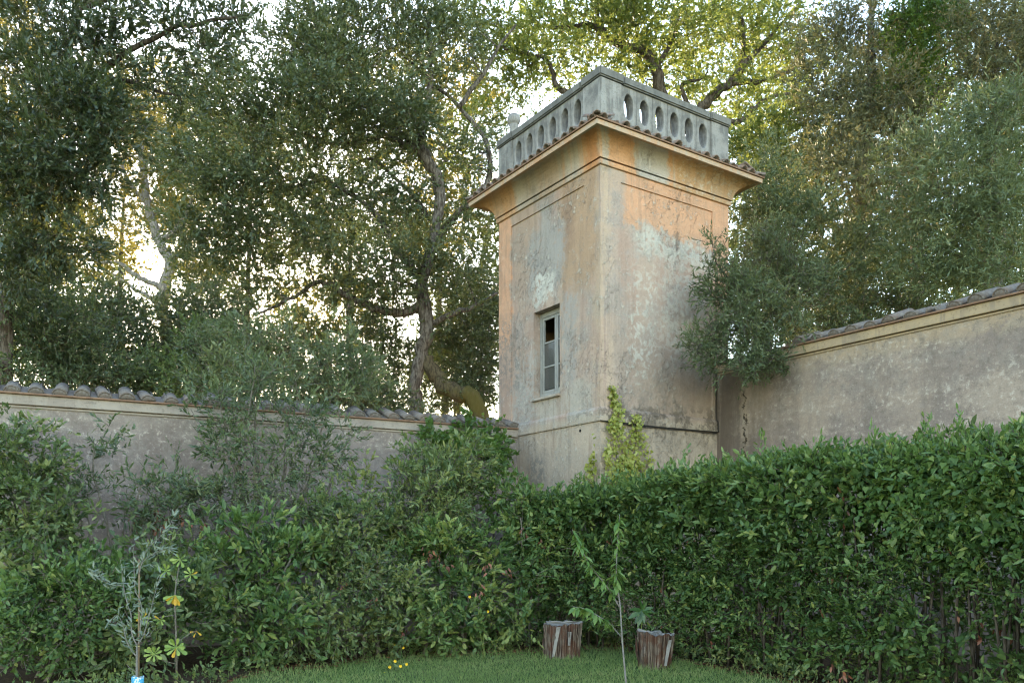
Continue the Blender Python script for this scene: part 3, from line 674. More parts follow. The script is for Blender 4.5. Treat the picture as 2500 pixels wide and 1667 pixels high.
# balustrade
BZ0, BZ1, BT = 7.97, 8.85, 0.17
bal = MB(); PI_ = 0.44
for (sx, sy) in ((0, 0), (1, 0), (0, 1), (1, 1)):
    p = MB(); x0 = -0.006 if sx == 0 else TW - PI_; y0 = -0.006 if sy == 0 else TW - PI_
    p.box((x0, y0, BZ0), (x0 + PI_ + .006, y0 + PI_ + .006, BZ1)); o = p.build('corner_pier', M_STONE, tower, False, 0.012)
BAYW = (TW - 2 * PI_) / 6
def bay_mesh():
    mb = MB(); hw = BAYW / 2 - 0.004; z0, z1 = BZ0, BZ1 - .001; zc = 8.545; a, c = 0.097, 0.208
    ang = sorted(list(np.linspace(0, 2 * math.pi, 28, endpoint=False)) + [math.atan2(z - zc, x) % (2 * math.pi) for x in (-hw, hw) for z in (z0, z1)])
    E_ = []; O_ = []
    for t in ang:
        cx, sz = math.cos(t), math.sin(t)
        ex, ez = a * cx, c * sz
        # ray from the centre to the bay rectangle
        k_ = min(hw / abs(cx) if abs(cx) > 1e-9 else 1e9, ((z1 - zc) if sz > 0 else (zc - z0)) / abs(sz) if abs(sz) > 1e-9 else 1e9)
        tt = (abs(cx / a) ** 2.2 + abs(sz / c) ** 2.2) ** (-1 / 2.2); E_.append((cx * tt, zc + sz * tt)); O_.append((cx * k_, zc + sz * k_))
    n = len(ang); bev = 0.010
    for (y, lst) in ((bev, E_), (0.0, [(x * 1.10, zc + (z - zc) * 1.05) for x, z in E_]), (0.0, O_), (BT, E_), (BT, O_)):
        mb.v += [(x, y, z) for x, z in lst]
    for j in range(n):
        k_ = (j + 1) % n
        mb.f += [(n + j, n + k_, 2 * n + k_, 2 * n + j), (j, k_, n + k_, n + j), (j, 3 * n + j, 3 * n + k_, k_), (3 * n + j, 4 * n + j, 4 * n + k_, 3 * n + k_), (2 * n + j, 2 * n + k_, 4 * n + k_, 4 * n + j)]
    return mb.mesh('pierced_panel', M_STONE)
bm_ = bay_mesh()
for k in range(4):
    for q in range(6):
        u = PI_ + BAYW * (q + .5); dep = 0.02
        x = Vector(side_pt(k, 1, 0, 0)) - Vector(side_pt(k, 0, 0, 0)); y = Vector(side_pt(k, 0, 0, 0)) - Vector(side_pt(k, 0, 1, 0))
        o = link('pierced_panel', bm_, tower); o.matrix_local = Matrix.Translation(Vector(side_pt(k, u, -dep, 0))) @ Matrix((x, y, Vector((0, 0, 1)))).transposed().to_4x4()
for k in range(4):
    c_ = MB(); lo_ = side_pt(k, PI_ + .03, 0.03, 8.852); hi_ = side_pt(k, TW - PI_ - .03, -BT - .05, 8.985)
    c_.box([min(a, b_) for a, b_ in zip(lo_, hi_)], [max(a, b_) for a, b_ in zip(lo_, hi_)]); c_.build('coping', M_COPE, tower, False, 0.02)
for (sx, sy) in ((0, 0), (1, 0), (0, 1), (1, 1)):
    p = MB(); x0 = -0.042 if sx == 0 else TW - PI_ - .025; y0 = -0.042 if sy == 0 else TW - PI_ - .025
    p.box((x0, y0, 8.852), (x0 + PI_ + .061, y0 + PI_ + .061, 8.997)); p.build('coping', M_COPE, tower, False, 0.02)
fn = MB(); fn.lathe([(0.10, 8.95), (0.10, 9.0), (0.085, 9.04), (0.072, 9.20), (0.085, 9.25)] + [(0.122 * math.sin(t), 9.36 - 0.122 * math.cos(t)) for t in np.linspace(0.66, math.pi - .02, 12)], (0.20, TW - 0.20, 0), 22)
fn.build('ball_finial', M_STONE, tower, True)
rf = MB(); rf.quad((0, 0, 8.02), (TW, 0, 8.02), (TW, TW, 8.02), (0, TW, 8.02)); rf.build('roof_terrace', M_DRIP, tower)

# ------------------------------------------------------------------ garden walls
def garden_wall(name, label, origin, rz, L, zm, m_wall, m_corn, tiles, sp, seed, ch=0.145):
    w = thing(name, label, 'wall', (origin[0], origin[1], 0), rz); r_ = random.Random(seed)
    b = MB(); nx = int(L / 0.25); th = 0.42
    for i in range(nx):
        x0, x1 = L * i / nx, L * (i + 1) / nx
        b.quad((x0, 0, 0), (x1, 0, 0), (x1, 0, zm), (x0, 0, zm))
    b.box((0, 0.01, 0), (L, th, zm + .1)); b.build('wall_face', m_wall, w)
    c = MB()
    for (a0, a1, z0, z1) in ((0.0, -0.022, zm - 0.028, zm), (0.0, -0.055, zm + 0.012, zm + ch)):
        c.box((0, a1, z0), (L, th * .5, z1))
    c.build('cornice', m_corn, w, False, 0.006)
    d = MB(); d.box((0, -0.095, zm + ch + .003), (L, th + .05, zm + ch + .028)); d.build('drip_course', M_DRIP, w, False, 0.006)
    mt = MB(); zt = zm + ch + .028
    mt.quad((0, -0.06, zt + .004), (L, -0.06, zt + .004), (L, th, zt + .16), (0, th, zt + .16)); mt.quad((0, th, zt), (L, th, zt), (L, th, zt + .16), (0, th, zt + .16))
    mt.build('mortar_bed', M_TILEG, w)
    big = coppo('roof_tile', M_TILEG, 0.50, sp * 0.37, sp * 0.31, 0.016, 10, True); sml = coppo('pan_tile', M_TILEG, 0.5, sp * 0.33, sp * 0.36)
    x = tiles[0]; s_ = math.atan2(.16, .46)
    while x < tiles[1]:
        if r_.random() > 0.05:
            R_ = Matrix.Rotation(s_ + r_.uniform(-.04, .04), 4, 'X') @ Matrix.Rotation(r_.uniform(-.10, .10), 4, 'Z')
            k = r_.uniform(.9, 1.08)
            link('roof_tile', big, w).matrix_local = Matrix.Translation((x + r_.uniform(-.015, .015), -0.075 + r_.uniform(-.015, .03), zt + .012)) @ R_ @ Matrix.Diagonal((k, 1, k * r_.uniform(.75, 1.02), 1))
        R_ = Matrix.Rotation(s_, 4, 'X') @ Matrix.Rotation(math.pi, 4, 'Y')
        link('pan_tile', sml, w).matrix_local = Matrix.Translation((x + sp * .5, -0.065, zt + sp * .22)) @ R_
        x += sp
    return w
wl0 = np.array([0.102, 14.91]) - 9.9 * np.array([.887, .4615])
wall_l = garden_wall('garden_wall', 'grey rendered garden wall with mortared tile coping, running behind the tall shrubs', wl0, math.atan2(.4615, .887), 9.98, 3.422, M_WALL_L, M_CORN_L, (0.12, 9.9), 0.285, 4)
wr0 = t2w(2.62, 0, 0)[:2]
wall_r = garden_wall('garden_wall', 'tall brown cracked garden wall with yellow cornice, joining the tower beside the clipped hedge', wr0 + np.array([.557, -.8305]) * 0.002, math.atan2(-.8305, .557), 9.0, 4.48, M_WALL_R, M_CORN_R, (1.75, 8.9), 0.30, 9)

# cables on the tower
def cable(pts, r, label):
    P = smooth_path(np.array([t2w(*p) for p in pts]), 5); mb = MB(); base = P[0].copy(); mb.tube(P - base, r, 6)
    o = mb.build('cable', M_CABLE, None, True); o.location = base; tag(o, label, 'cable')
cable([(2.588, -.02, 5.6), (2.588, -.02, 4.5), (2.59, -.02, 3.75), (2.592, -.052, 3.66), (2.598, -.056, 3.60), (2.598, -.058, 3.50), (2.585, -.056, 3.468), (2.2, -.05, 3.462), (1.6, -.05, 3.452), (1.0, -.05, 3.448), (.4, -.052, 3.452), (-.05, -.052, 3.452)], 0.009, 'black cable dropping down the tower edge and along its string course')
cable([(2.57, -.05, 3.44), (2.2, -.05, 3.432), (1.9, -.05, 3.447), (1.5, -.05, 3.425), (1.25, -.052, 3.44), (.9, -.05, 3.42), (.45, -.05, 3.432), (.2, -.05, 3.44)], 0.006, 'thin sagging black wire just below the string course cable')

# ------------------------------------------------------------------ stumps
def stump_mat():
    m = NT('weathered_stump_wood'); o = m.obj(); X = m.sep(o)
    an = m.math('ARCTAN2', X[1], X[0])
    v = m.comb(m.mul(m.math('SINE', an), 9.0), m.mul(m.math('COSINE', an), 9.0), m.mul(X[2], 1.0))
    n1 = m.noise(v, 1.6, 6, 0.7); n2 = m.noise(v, 4.5, 4, 0.7); n3 = m.noise(o, 5.0, 4, 0.6)
    col = m.mix(m.ss(n1, 0.42, 0.56), (0.05, 0.028, 0.02), m.mix(n3, (0.20, 0.145, 0.11), (0.33, 0.28, 0.235)))
    col = m.mix(m.mul(m.ss(n3, 0.46, 0.60), 0.7), col, (0.115, 0.048, 0.03))
    col = m.mix(m.mul(m.ss(n2, 0.52, 0.62), 0.7), col, (0.03, 0.022, 0.018))
    m.bump(m.add(n1, m.mul(n2, .6)), 1.0, 0.03); return m.fin(col, 0.9, 0.15)
M_STUMP = stump_mat(); M_SAWN = stone('grey_sawn_wood', (0.27, 0.255, 0.24), (0.20, 0.185, 0.175), (0.13, 0.115, 0.10), 10.0, 0.8)
def stump(px, py, D, r, h, tilt, taper, seed, label, slats):
    p = at(px, py, D); p[2] = 0.0; root = thing('tree_stump', label, 'stump', tuple(p), 0); rg = np.random.default_rng(seed)
    n = 64; prof = 1 + 0.05 * np.sin(np.arange(n) * 2 * math.pi / n * 3 + seed) + rg.normal(size=n) * 0.03 + 0.03 * np.sin(np.arange(n) * 2 * math.pi / n * 11)
    nz = 9; b = MB()
    for i in range(nz + 1):
        t = i / nz
        for j in range(n):
            a = 2 * math.pi * j / n; rr = r * prof[j] * (1 - taper * (1 - t)) * (1 + rg.normal() * 0.006)
            zt = h * t + tilt * rr * math.cos(a) * t + ((rg.normal() * 0.008 + .008 * math.sin(5 * a + seed) + .004 * math.sin(11 * a)) if i == nz else 0)
            b.v.append((rr * math.cos(a) + .02 * t, rr * math.sin(a), zt - (0.02 if i == 0 else 0)))
    b.f = [(i * n + j, i * n + (j + 1) % n, (i + 1) * n + (j + 1) % n, (i + 1) * n + j) for i in range(nz) for j in range(n)]
    b.build('trunk_section', M_STUMP, root)
    c = MB(); top = [b.v[nz * n + j] for j in range(n)]
    c.v = [(x * .985, y * .985, z + .002) for x, y, z in top] + [(x * .5, y * .5, z - .02 + rg.normal() * .006) for x, y, z in top] + [(0.01, 0, h - .005)]
    c.f = [(j, (j + 1) % n, n + (j + 1) % n, n + j) for j in range(n)] + [(n + j, n + (j + 1) % n, 2 * n) for j in range(n)]
    c.build('cut_top', M_SAWN, root)
    for j in range(26):   # loose bark ridges
        a = rg.uniform(math.pi, 2 * math.pi); rr = r * (1.0 + rg.uniform(-.02, .02)); l0, l1 = sorted(rg.uniform(0.02, h - .02, 2)); wd = rg.uniform(.006, .014)
        if l1 - l0 < .12: l1 = min(h - .01, l0 + .2)
        k0, k1 = 1 - taper * (1 - l0 / h), 1 - taper * (1 - l1 / h); a1 = a + rg.normal() * .06
        m_ = MB(); m_.tube([(rr * k0 * math.cos(a), rr * k0 * math.sin(a), l0), (rr * (k0 + k1) / 2 * 1.03 * math.cos((a + a1) / 2), rr * (k0 + k1) / 2 * 1.03 * math.sin((a + a1) / 2), (l0 + l1) / 2), (rr * k1 * math.cos(a1), rr * k1 * math.sin(a1), l1)], [wd * .4, wd, wd * .5], 5)
        m_.build('bark_strip', M_STUMP, root, True)
    for (x0, z0, x1, z1, w_) in slats:
        m_ = MB(); y0 = -math.sqrt(max(0.01, (r * 1.0) ** 2 - x0 ** 2)) - .015; y1 = -math.sqrt(max(0.01, r ** 2 - x1 ** 2)) - .012
        m_.v = [(x0 - w_ * .3, y0, z0), (x0 + w_ * .3, y0, z0), (x1 + w_ * .5, y1, z1), (x1 - w_ * .5, y1, z1), (x0 - w_ * .3, y0 + .02, z0), (x0 + w_ * .3, y0 + .02, z0), (x1 + w_ * .5, y1 + .02, z1), (x1 - w_ * .5, y1 + .02, z1)]
        m_.f = [(0, 1, 2, 3), (4, 7, 6, 5), (0, 4, 5, 1), (1, 5, 6, 2), (2, 6, 7, 3), (3, 7, 4, 0)]
        m_.build('split_slat', M_SAWN, root)
    return root
s1 = stump(1370, 1600, 11.35, 0.262, 0.455, 0.03, 0.06, 2, 'larger reddish tree stump with a split grey top, left of the young cherry', [(-.12, .03, -.05, .43, .055), (0.09, .18, 0.10, .36, .05)])
for (a, b_, w_) in (((-.20, -.05, .47), (.06, .04, .455), .03), ((.20, -.02, .475), (-.02, .05, .45), .025)):
    m_ = MB(); m_.tube([a, ((a[0] + b_[0]) / 2, (a[1] + b_[1]) / 2, (a[2] + b_[2]) / 2 + .01), b_], [.006, w_ * .6, w_ * .4], 5); m_.build('splinter', M_SAWN, s1)
s2 = stump(1597, 1628, 10.36, 0.232, 0.43, -0.10, 0.14, 7, 'smaller pale fibrous tree stump beside the clipped hedge, right of the young cherry', [(.10, .05, .16, .36, .05)])

# ------------------------------------------------------------------ trees behind the walls
def foot(px, D): p = at(px, YH, D); p[2] = 0.0; return p
def tp(px, D, *pts):
    """a path from the ground at column px; pts rows (px, py, radius) or (px, py, D, radius)"""
    rows = []
    for p in pts: rows.append((p[0], p[1], D, p[2]) if len(p) == 3 else p)
    r0 = rows[0][3] * 1.25
    return px_path([(*gpx(px, D), r0)] + rows)
def lp(D, r0, r1, *pts):
    n = len(pts); rows = []
    for i, p in enumerate(pts): rows.append((p[0], p[1], p[2] if len(p) > 2 else D, r0 + (r1 - r0) * i / (n - 1)))
    return px_path(rows)

# holm oak with the crooked trunk
D = 19.0
plant('holm_oak', 'large spreading holm oak with crooked trunk and mossy leaning stem left of the tower', 'tree', foot(1022, D),
      [tp(1024, D, (1020, 1100, .17), (1017, 1000, .145), (1015, 930, .145), (1032, 850, .155), (1042, 790, .17), (1030, 700, .14), (1050, 620, .12), (1068, 540, .115), (1075, 470, .13), (1045, 390, .14), (1030, 335, .10), (1042, 250, .08), (1052, 150, .06), (1045, 40, .035)),
       tp(1230, 18.6, (1168, 1008, 18.8, .19), (1112, 962, 18.9, .19), (1062, 915, 19.0, .18), (1043, 868, 19.0, .13))],
      [lp(D, .11, .03, (1040, 735), (985, 762), (925, 755), (870, 735), (815, 700), (770, 690), (700, 735), (630, 765)),
       lp(D, .085, .03, (1032, 690), (985, 630), (946, 572), (900, 505), (840, 462), (790, 442), (730, 452), (670, 472)),
       lp(D, .09, .03, (1040, 385), (985, 352), (940, 332), (900, 345), (830, 352), (760, 335)),
       lp(D, .08, .03, (1035, 365), (975, 325), (935, 292), (905, 270), (870, 230), (850, 150)),
       lp(D + .6, .085, .03, (1050, 600), (1120, 520), (1188, 450), (1187, 350), (1120, 262), (1060, 205), (1000, 150)),
       lp(D, .08, .03, (1042, 800), (1110, 765), (1160, 748), (1215, 715)),
       lp(D + .5, .06, .025, (1120, 262), (1180, 180), (1215, 120), (1260, 60)),
       lp(D + .5, .06, .025, (1065, 560), (1010, 480), (960, 430), (905, 390), (870, 400))],
      [blob(540, 250, 18.6, 110, 120, 1.4, 1.9), blob(740, 140, 18.6, 110, 115, 1.6, 2.2), blob(860, 60, 18.8, 160, 95, 1.6, 1.9), blob(1010, 110, 19, 120, 120, 1.5, 1.7),
       blob(800, 250, 18.2, 190, 100, 1.5, 2.1), blob(620, 400, 18.2, 150, 90, 1.4, 2.3), blob(960, 270, 18.2, 110, 80, 1.2, 2.0), blob(1110, 120, 19.5, 80, 90, 1.2, 1.5),
       blob(540, 555, 18.5, 120, 95, 1.3, 2.2), blob(690, 560, 18.6, 110, 70, 1.2, 2.0), blob(830, 600, 18.6, 110, 45, 1.0, 1.7), blob(980, 640, 18.5, 90, 70, 1.0, 2.1),
       blob(1100, 640, 19.3, 80, 100, 1.2, 1.8), blob(1150, 500, 19.6, 60, 60, 1.0, 1.5), blob(930, 700, 18.6, 90, 50, 1.0, 1.7), blob(480, 420, 19, 70, 80, 1.0, 1.7), blob(1100, 760, 19.2, 90, 60, 1.0, 1.8), blob(760, 350, 18.4, 120, 45, 1, 1.4), blob(860, 420, 19, 150, 90, 1.4, 1.0), blob(980, 450, 19.2, 90, 110, 1.2, .9), blob(760, 520, 19, 130, 70, 1.2, 1.0), blob(880, 520, 19, 90, 70, 1, .8), blob(600, 640, 19, 120, 50, 1, 1.2), blob(800, 720, 19, 110, 40, .9, 1.0), blob(1120, 380, 19.8, 80, 100, 1, 1.0), blob(640, 300, 18.8, 100, 80, 1, 1.4), blob(620, 715, 19, 110, 35, .9, 1.0), blob(730, 660, 19, 90, 40, .9, 1.1), blob(490, 680, 19.5, 60, 60, .8, 1.8), blob(860, 690, 19, 100, 45, .9, 1.3), blob(780, 810, 20, 110, 45, 1, 1.3), blob(900, 790, 19.6, 70, 50, .9, 1.4), blob(960, 500, 19.4, 70, 70, .9, 1.2)],
      G_OAK, M_BARK, 101, ll=0.088, lw=0.040, cr=0.55, flat=0.55, spr=15, nl=12, tl=.38, lk=.235, spread=.65, limb_mats={'t1': M_MOSS}, tint=(0.15, 0.75))

D = 23.0
plant('oak_tree', 'sunlit yellow-green oak with dark twisting limbs rising behind the balustrade', 'tree', foot(1650, D),
      [tp(1655, D, (1645, 900, .24), (1640, 500, .22), (1635, 330, .20), (1614, 215, .17), (1600, 160, .15), (1570, 125, .13))],
      [lp(D, .17, .05, (1636, 345), (1690, 290), (1714, 262), (1756, 220), (1783, 202), (1806, 165), (1815, 115), (1808, 40)),
       lp(D, .11, .03, (1783, 202), (1815, 161), (1869, 104), (1905, 60), (1950, 10)),
       lp(D, .09, .03, (1775, 208), (1845, 198), (1890, 190), (1950, 165)),
       lp(D, .10, .03, (1690, 320), (1760, 300), (1806, 295), (1845, 262), (1881, 238), (1949, 226), (2000, 215)),
       lp(D, .13, .04, (1570, 125), (1530, 115), (1503, 104), (1472, 86), (1446, 62), (1400, 64), (1340, 70)),
       lp(D, .09, .03, (1475, 88), (1455, 40), (1460, -20)),
       lp(D, .11, .03, (1620, 420), (1500, 300), (1400, 240), (1363, 214), (1348, 178), (1330, 143), (1289, 134), (1230, 120)),
       lp(D, .08, .03, (1600, 170), (1640, 100), (1660, 30)),
       lp(D, .07, .03, (1690, 285), (1665, 215), (1685, 200), (1720, 190))],
      [blob(1170, 30, 23, 110, 80, 1.6, 1.1), blob(1310, 90, 23, 110, 90, 1.6, 1.1), blob(1460, 30, 23, 120, 70, 1.6, 1.3), blob(1420, 190, 23.3, 70, 50, 1.4, .9), blob(1590, 70, 22.6, 120, 85, 1.6, 1.4),
       blob(1750, 50, 23, 120, 75, 1.6, 1.2), blob(1900, 100, 23, 95, 85, 1.6, 1.3), blob(1840, 245, 23, 100, 50, 1.4, 1.1), blob(1660, 215, 23.5, 80, 50, 1.4, 1.0), blob(1240, 210, 23.6, 90, 70, 1.5, 1.1), blob(1560, 180, 23, 60, 40, 1, 1.1), blob(1180, 320, 24, 60, 90, 1, .9)],
      G_GOLD, M_BARKD, 102, spread=.7, lk=.15, ll=0.10, lw=0.048, cr=0.75, flat=0.55, tint=(0.2, 0.9))

D = 24.0
plant('pale_tree', 'thin pale-barked tree forking against the low sun behind the grey wall', 'tree', foot(412, D),
      [tp(414, D, (411, 860, .17), (396, 765, .15), (402, 700, .17), (414, 640, .14), (384, 580, .13), (363, 510, .11), (350, 430, .09), (345, 330, .06), (330, 240, .04))],
      [lp(D, .09, .04, (402, 702), (362, 688), (322, 668), (285, 640), (240, 640)), lp(D, .08, .03, (398, 755), (360, 722), (322, 700), (270, 665)),
       lp(D, .07, .03, (390, 590), (440, 545), (470, 480), (452, 410), (470, 350)), lp(D, .07, .03, (360, 500), (320, 450), (290, 380), (300, 300)), lp(D, .06, .03, (404, 720), (440, 735), (470, 700), (520, 690))],
      [blob(330, 420, 24, 100, 90, 1.4, .9), blob(270, 560, 24, 90, 50, 1.4, .9), blob(440, 470, 24, 70, 80, 1.3, .9), blob(310, 260, 24, 110, 70, 1.4, .9), blob(430, 340, 24, 80, 60, 1.3, .9), blob(500, 660, 24, 60, 40, 1, .8)],
      G_PALE, M_BARKP, 103, ll=0.095, lw=0.045, cr=0.5, flat=0.6, tint=(0.2, 0.9))

D = 13.4
plant('dark_evergreen', 'tall dark glossy evergreen overhanging the upper left corner', 'tree', foot(10, D),
      [tp(12, D, (14, 900, .10), (20, 700, .10), (60, 500, .09), (110, 300, .08), (170, 120, .06), (200, -40, .04))],
      [lp(D, .06, .02, (60, 500), (130, 420, 12.6), (190, 330, 12.2), (240, 260, 12)), lp(D, .06, .02, (110, 300), (230, 190, 12.8), (340, 110, 12.4), (470, 60, 12.2), (590, 40, 12.2)), lp(D, .05, .02, (30, 660), (90, 600, 12.8), (150, 560, 12.5)), lp(D, .05, .02, (150, 180), (300, 200, 12.8), (420, 230, 12.6)), lp(D, .05, .02, (190, 20), (330, -20), (450, -50))],
      [blob(110, 120, 12.4, 160, 150, 1.0, 2.0), blob(40, 380, 12.3, 120, 140, .9, 2.6), blob(215, 300, 12.0, 120, 110, .8, 3.0), blob(160, 440, 12.0, 130, 80, .8, 2.8), blob(320, 90, 12.4, 120, 90, .9, 1.0), blob(460, 70, 12.3, 90, 80, .8, .9), blob(560, 40, 12.3, 50, 50, .6, 1.3),
       blob(110, 590, 12.4, 130, 70, .8, 2.4), blob(410, 210, 12.5, 90, 70, .8, .9), blob(520, 130, 12.3, 50, 70, .6, 1.1), blob(10, 650, 12.6, 60, 70, .7, 2.4), blob(300, -30, 12.4, 260, 50, .9, 1.0)],
      G_DARK, M_BARKD, 104, ll=0.092, lw=0.031, nl=11, spr=9, tl=0.28, cr=0.36, flat=0.8, spread=.65, tint=(0.1, 0.75))

D = 18.0
plant('tall_evergreen', 'tall grey-green evergreen with bronze shoots behind the brown wall', 'tree', foot(2110, D),
      [tp(2110, D, (2105, 900, .2), (2095, 600, .17), (2110, 350, .13), (2130, 150, .09), (2120, 0, .05))],
      [lp(D, .07, .03, (2100, 620), (2020, 540), (1950, 480), (1900, 460)), lp(D, .07, .03, (2105, 420), (2180, 330), (2230, 240)), lp(D, .06, .03, (2110, 330), (2050, 250), (1990, 220)), lp(D, .07, .03, (2095, 600), (2180, 540), (2250, 520))],
      [blob(2090, 110, 17.6, 110, 110, 1.2, 2.6), blob(2150, 300, 17.2, 150, 120, 1.3, 3.0), blob(2030, 250, 17.6, 90, 110, 1.1, 2.4), blob(2060, 430, 16.8, 130, 100, 1.2, 3.0), blob(2200, 470, 16.8, 110, 100, 1.2, 2.8), blob(1985, 120, 18.2, 60, 90, 1, 1.6)],
      G_BROWN, M_BARK, 105, ll=0.085, lw=0.028, nl=13, spr=10, tl=0.30, cr=0.42, flat=0.9, tint=(0.05, 0.8), upb=.3, lk=.40, twigs=False)
D = 17.5
plant('laurel_tree', 'bright green laurel top showing between the bronze-tipped evergreens', 'tree', foot(2240, D),
      [tp(2240, D, (2240, 800, .14), (2235, 400, .10), (2240, 150, .06))], [lp(D, .05, .02, (2238, 300), (2290, 220), (2310, 150))],
      [blob(2245, 90, 17.4, 85, 90, 1.0, 3.0), blob(2300, 20, 17.6, 70, 60, 1.0, 2.6), blob(2230, 210, 17.6, 70, 50, .9, 2.6)], G_LIME, M_BARKD, 106, ll=0.085, lw=0.034, cr=0.42, flat=0.8)
D = 16.0
plant('bronze_shrub_tree', 'bronze-tinted evergreen at the far upper right edge', 'tree', foot(2440, D),
      [tp(2440, D, (2440, 700, .12), (2430, 300, .08), (2430, 80, .05))], [lp(D, .05, .02, (2432, 300), (2480, 200), (2510, 120))],
      [blob(2440, 120, 15.6, 110, 130, 1.0, 3.2), blob(2390, 20, 15.8, 90, 70, .9, 2.6), blob(2500, 240, 15.4, 60, 80, .8, 2.6)], G_BROWN, M_BARK, 107, ll=0.08, lw=0.026, nl=13, spr=10, tl=.28, cr=0.36, flat=0.9, tint=(0.15, .85), upb=.3, lk=.36, twigs=False)
D = 14.0
plant('narrow_leaved_tree', 'dense narrow-leaved grey-green tree above the tiled brown wall', 'tree', foot(2420, 15.0),
      [tp(2420, 15.0, (2415, 800, 14.8, .12), (2400, 500, 14.4, .09), (2420, 300, 14.2, .05))],
      [lp(14.2, .05, .02, (2405, 560), (2320, 480), (2260, 430)), lp(14.2, .05, .02, (2408, 640), (2330, 620), (2250, 600)), lp(14.2, .05, .02, (2400, 500), (2470, 420), (2500, 380))],
      [blob(2420, 340, 13.6, 120, 120, .9, 3.2), blob(2330, 480, 13.4, 130, 110, .9, 3.2), blob(2450, 540, 13.2, 110, 110, .9, 3.2), blob(2300, 640, 13.5, 130, 70, .8, 3.0), blob(2440, 660, 12.9, 90, 50, .7, 2.8), blob(2260, 380, 14, 90, 80, .8, 2.6)],
      G_OLIVE, M_BARK, 108, ll=0.095, lw=0.021, nl=13, spr=10, tl=.30, cr=0.34, flat=0.85, upb=.2, lk=.36, twigs=False)
plant('grey_green_shrub', 'broad grey-green evergreen shrub filling the gap right of the tower shaft', 'shrub', foot(1960, 16.5),
      [tp(1960, 16.5, (1955, 900, .10), (1940, 750, .08), (1930, 600, .06)), tp(1990, 16.4, (2010, 850, .07), (2050, 700, .05), (2080, 600, .03))],
      [lp(16.3, .04, .02, (1935, 640), (1880, 540), (1850, 470)), lp(16.2, .05, .02, (1945, 760), (1900, 700), (1850, 660))],
      [blob(1870, 470, 16.2, 80, 110, 1.0, 3.0), blob(1960, 560, 16, 110, 110, 1.0, 3.0), blob(1860, 650, 16, 80, 100, .9, 2.6), blob(2090, 600, 15.6, 120, 80, 1.0, 3.0), blob(1990, 720, 15.4, 120, 70, .9, 2.8), blob(2150, 700, 15.2, 110, 60, .8, 2.6), blob(1890, 780, 15, 90, 50, .8, 2.0)],
      G_OLIVE, M_BARK, 109, ll=0.09, lw=0.024, nl=13, spr=10, tl=.30, cr=0.40, flat=0.85, upb=.3, tint=(0.1, 0.6), lk=.36, twigs=False)
plant('golden_backlit_tree', 'small backlit yellow-green tree between the balustrade corner and the evergreens', 'tree', foot(1880, 20.5),
      [tp(1880, 20.5, (1875, 800, .12), (1880, 450, .09), (1900, 330, .05))], [lp(20.5, .05, .02, (1878, 480), (1930, 380), (1960, 330))],
      [blob(1850, 350, 20.2, 75, 60, 1.0, 2.0), blob(1950, 310, 20.2, 80, 60, 1.0, 1.8), blob(1910, 420, 20, 90, 50, 1, 2.0), blob(1980, 400, 20, 60, 60, 1, 2.0)], G_GOLD, M_BARKD, 110, ll=0.095, lw=0.045, cr=0.45, flat=0.7)
plant('overhanging_shrub', 'grey-green branches hanging over the wall top against the tower side', 'shrub', foot(1840, 15.2),
      [tp(1840, 15.2, (1850, 900, 15.1, .05), (1845, 780, 14.6, .04), (1810, 690, 13.8, .025))],
      [lp(14.5, .03, .012, (1846, 790, 14.6), (1800, 800, 13.7), (1740, 830, 13.2), (1690, 860, 12.9)), lp(14.5, .03, .012, (1846, 790, 14.6), (1870, 820, 13.4), (1890, 870, 12.9)), lp(14.3, .025, .01, (1825, 720, 14.2), (1770, 670, 13.6), (1740, 620, 13.3))],
      [blob(1765, 680, 13.5, 55, 70, .35, 1.5), blob(1830, 740, 13.4, 90, 90, .45, 2.6), blob(1780, 820, 13.1, 90, 60, .4, 2.3), blob(1860, 860, 13.0, 70, 45, .35, 2.2), blob(1700, 850, 12.95, 35, 25, .25, 1.2), blob(1745, 610, 13.4, 25, 30, .25, 1.0), blob(1930, 780, 13.2, 50, 50, .4, 2.0), blob(1745, 872, 12.9, 45, 30, .3, 2.0), blob(1815, 885, 12.85, 55, 32, .3, 2.2), blob(1880, 640, 14.6, 80, 110, .6, 2.2), blob(1960, 700, 14.2, 70, 80, .5, 2.2)],
      G_OLIVE, M_BARK, 111, ll=0.075, lw=0.019, nl=11, spr=8, tl=.24, cr=0.22, flat=0.9, upb=.2, branch_r=.012, tint=(0.05, 0.6), lk=.30)

# shrubs rising behind the grey wall
def bush(name, label, px, D, blobs, leaf, seed, stems=3, cat='shrub', bark=None, ll=0.08, lw=0.033, nl=10, spr=9, tl=.26, cr=0.30, flat=0.85, **kw):
    rg = np.random.default_rng(seed); base = foot(px, D); tr = []
    big = sorted(blobs, key=lambda b: -b[5])
    for i in range(stems):
        b = big[i % len(big)]; e = np.array([b[0] + rg.normal() * b[3] * .3, b[1] + rg.normal() * .1, b[2] + b[5] * rg.uniform(0.0, .6)])
        s = base + np.array([rg.normal() * .15, rg.normal() * .1, 0]); m1 = s + (e - s) * .4 + np.array([rg.normal() * .08, rg.normal() * .06, .1]); m2 = s + (e - s) * .75 + rg.normal(size=3) * .05
        r0 = kw.get('stem_r', .02) * rg.uniform(.8, 1.3)
        tr.append(np.array([[*s, r0], [*m1, r0 * .8], [*m2, r0 * .55], [*e, r0 * .3]]))
    kw.pop('stem_r', None); kw.setdefault('lk', 0.42 if kw.get('parts') else 0.22)
    return plant(name, label, cat, base, tr, [], blobs, leaf, bark or M_STEM, seed, ll=ll, lw=lw, nl=nl, spr=spr, tl=tl, cr=cr, flat=flat, branch_r=kw.pop('branch_r', .010), **kw)

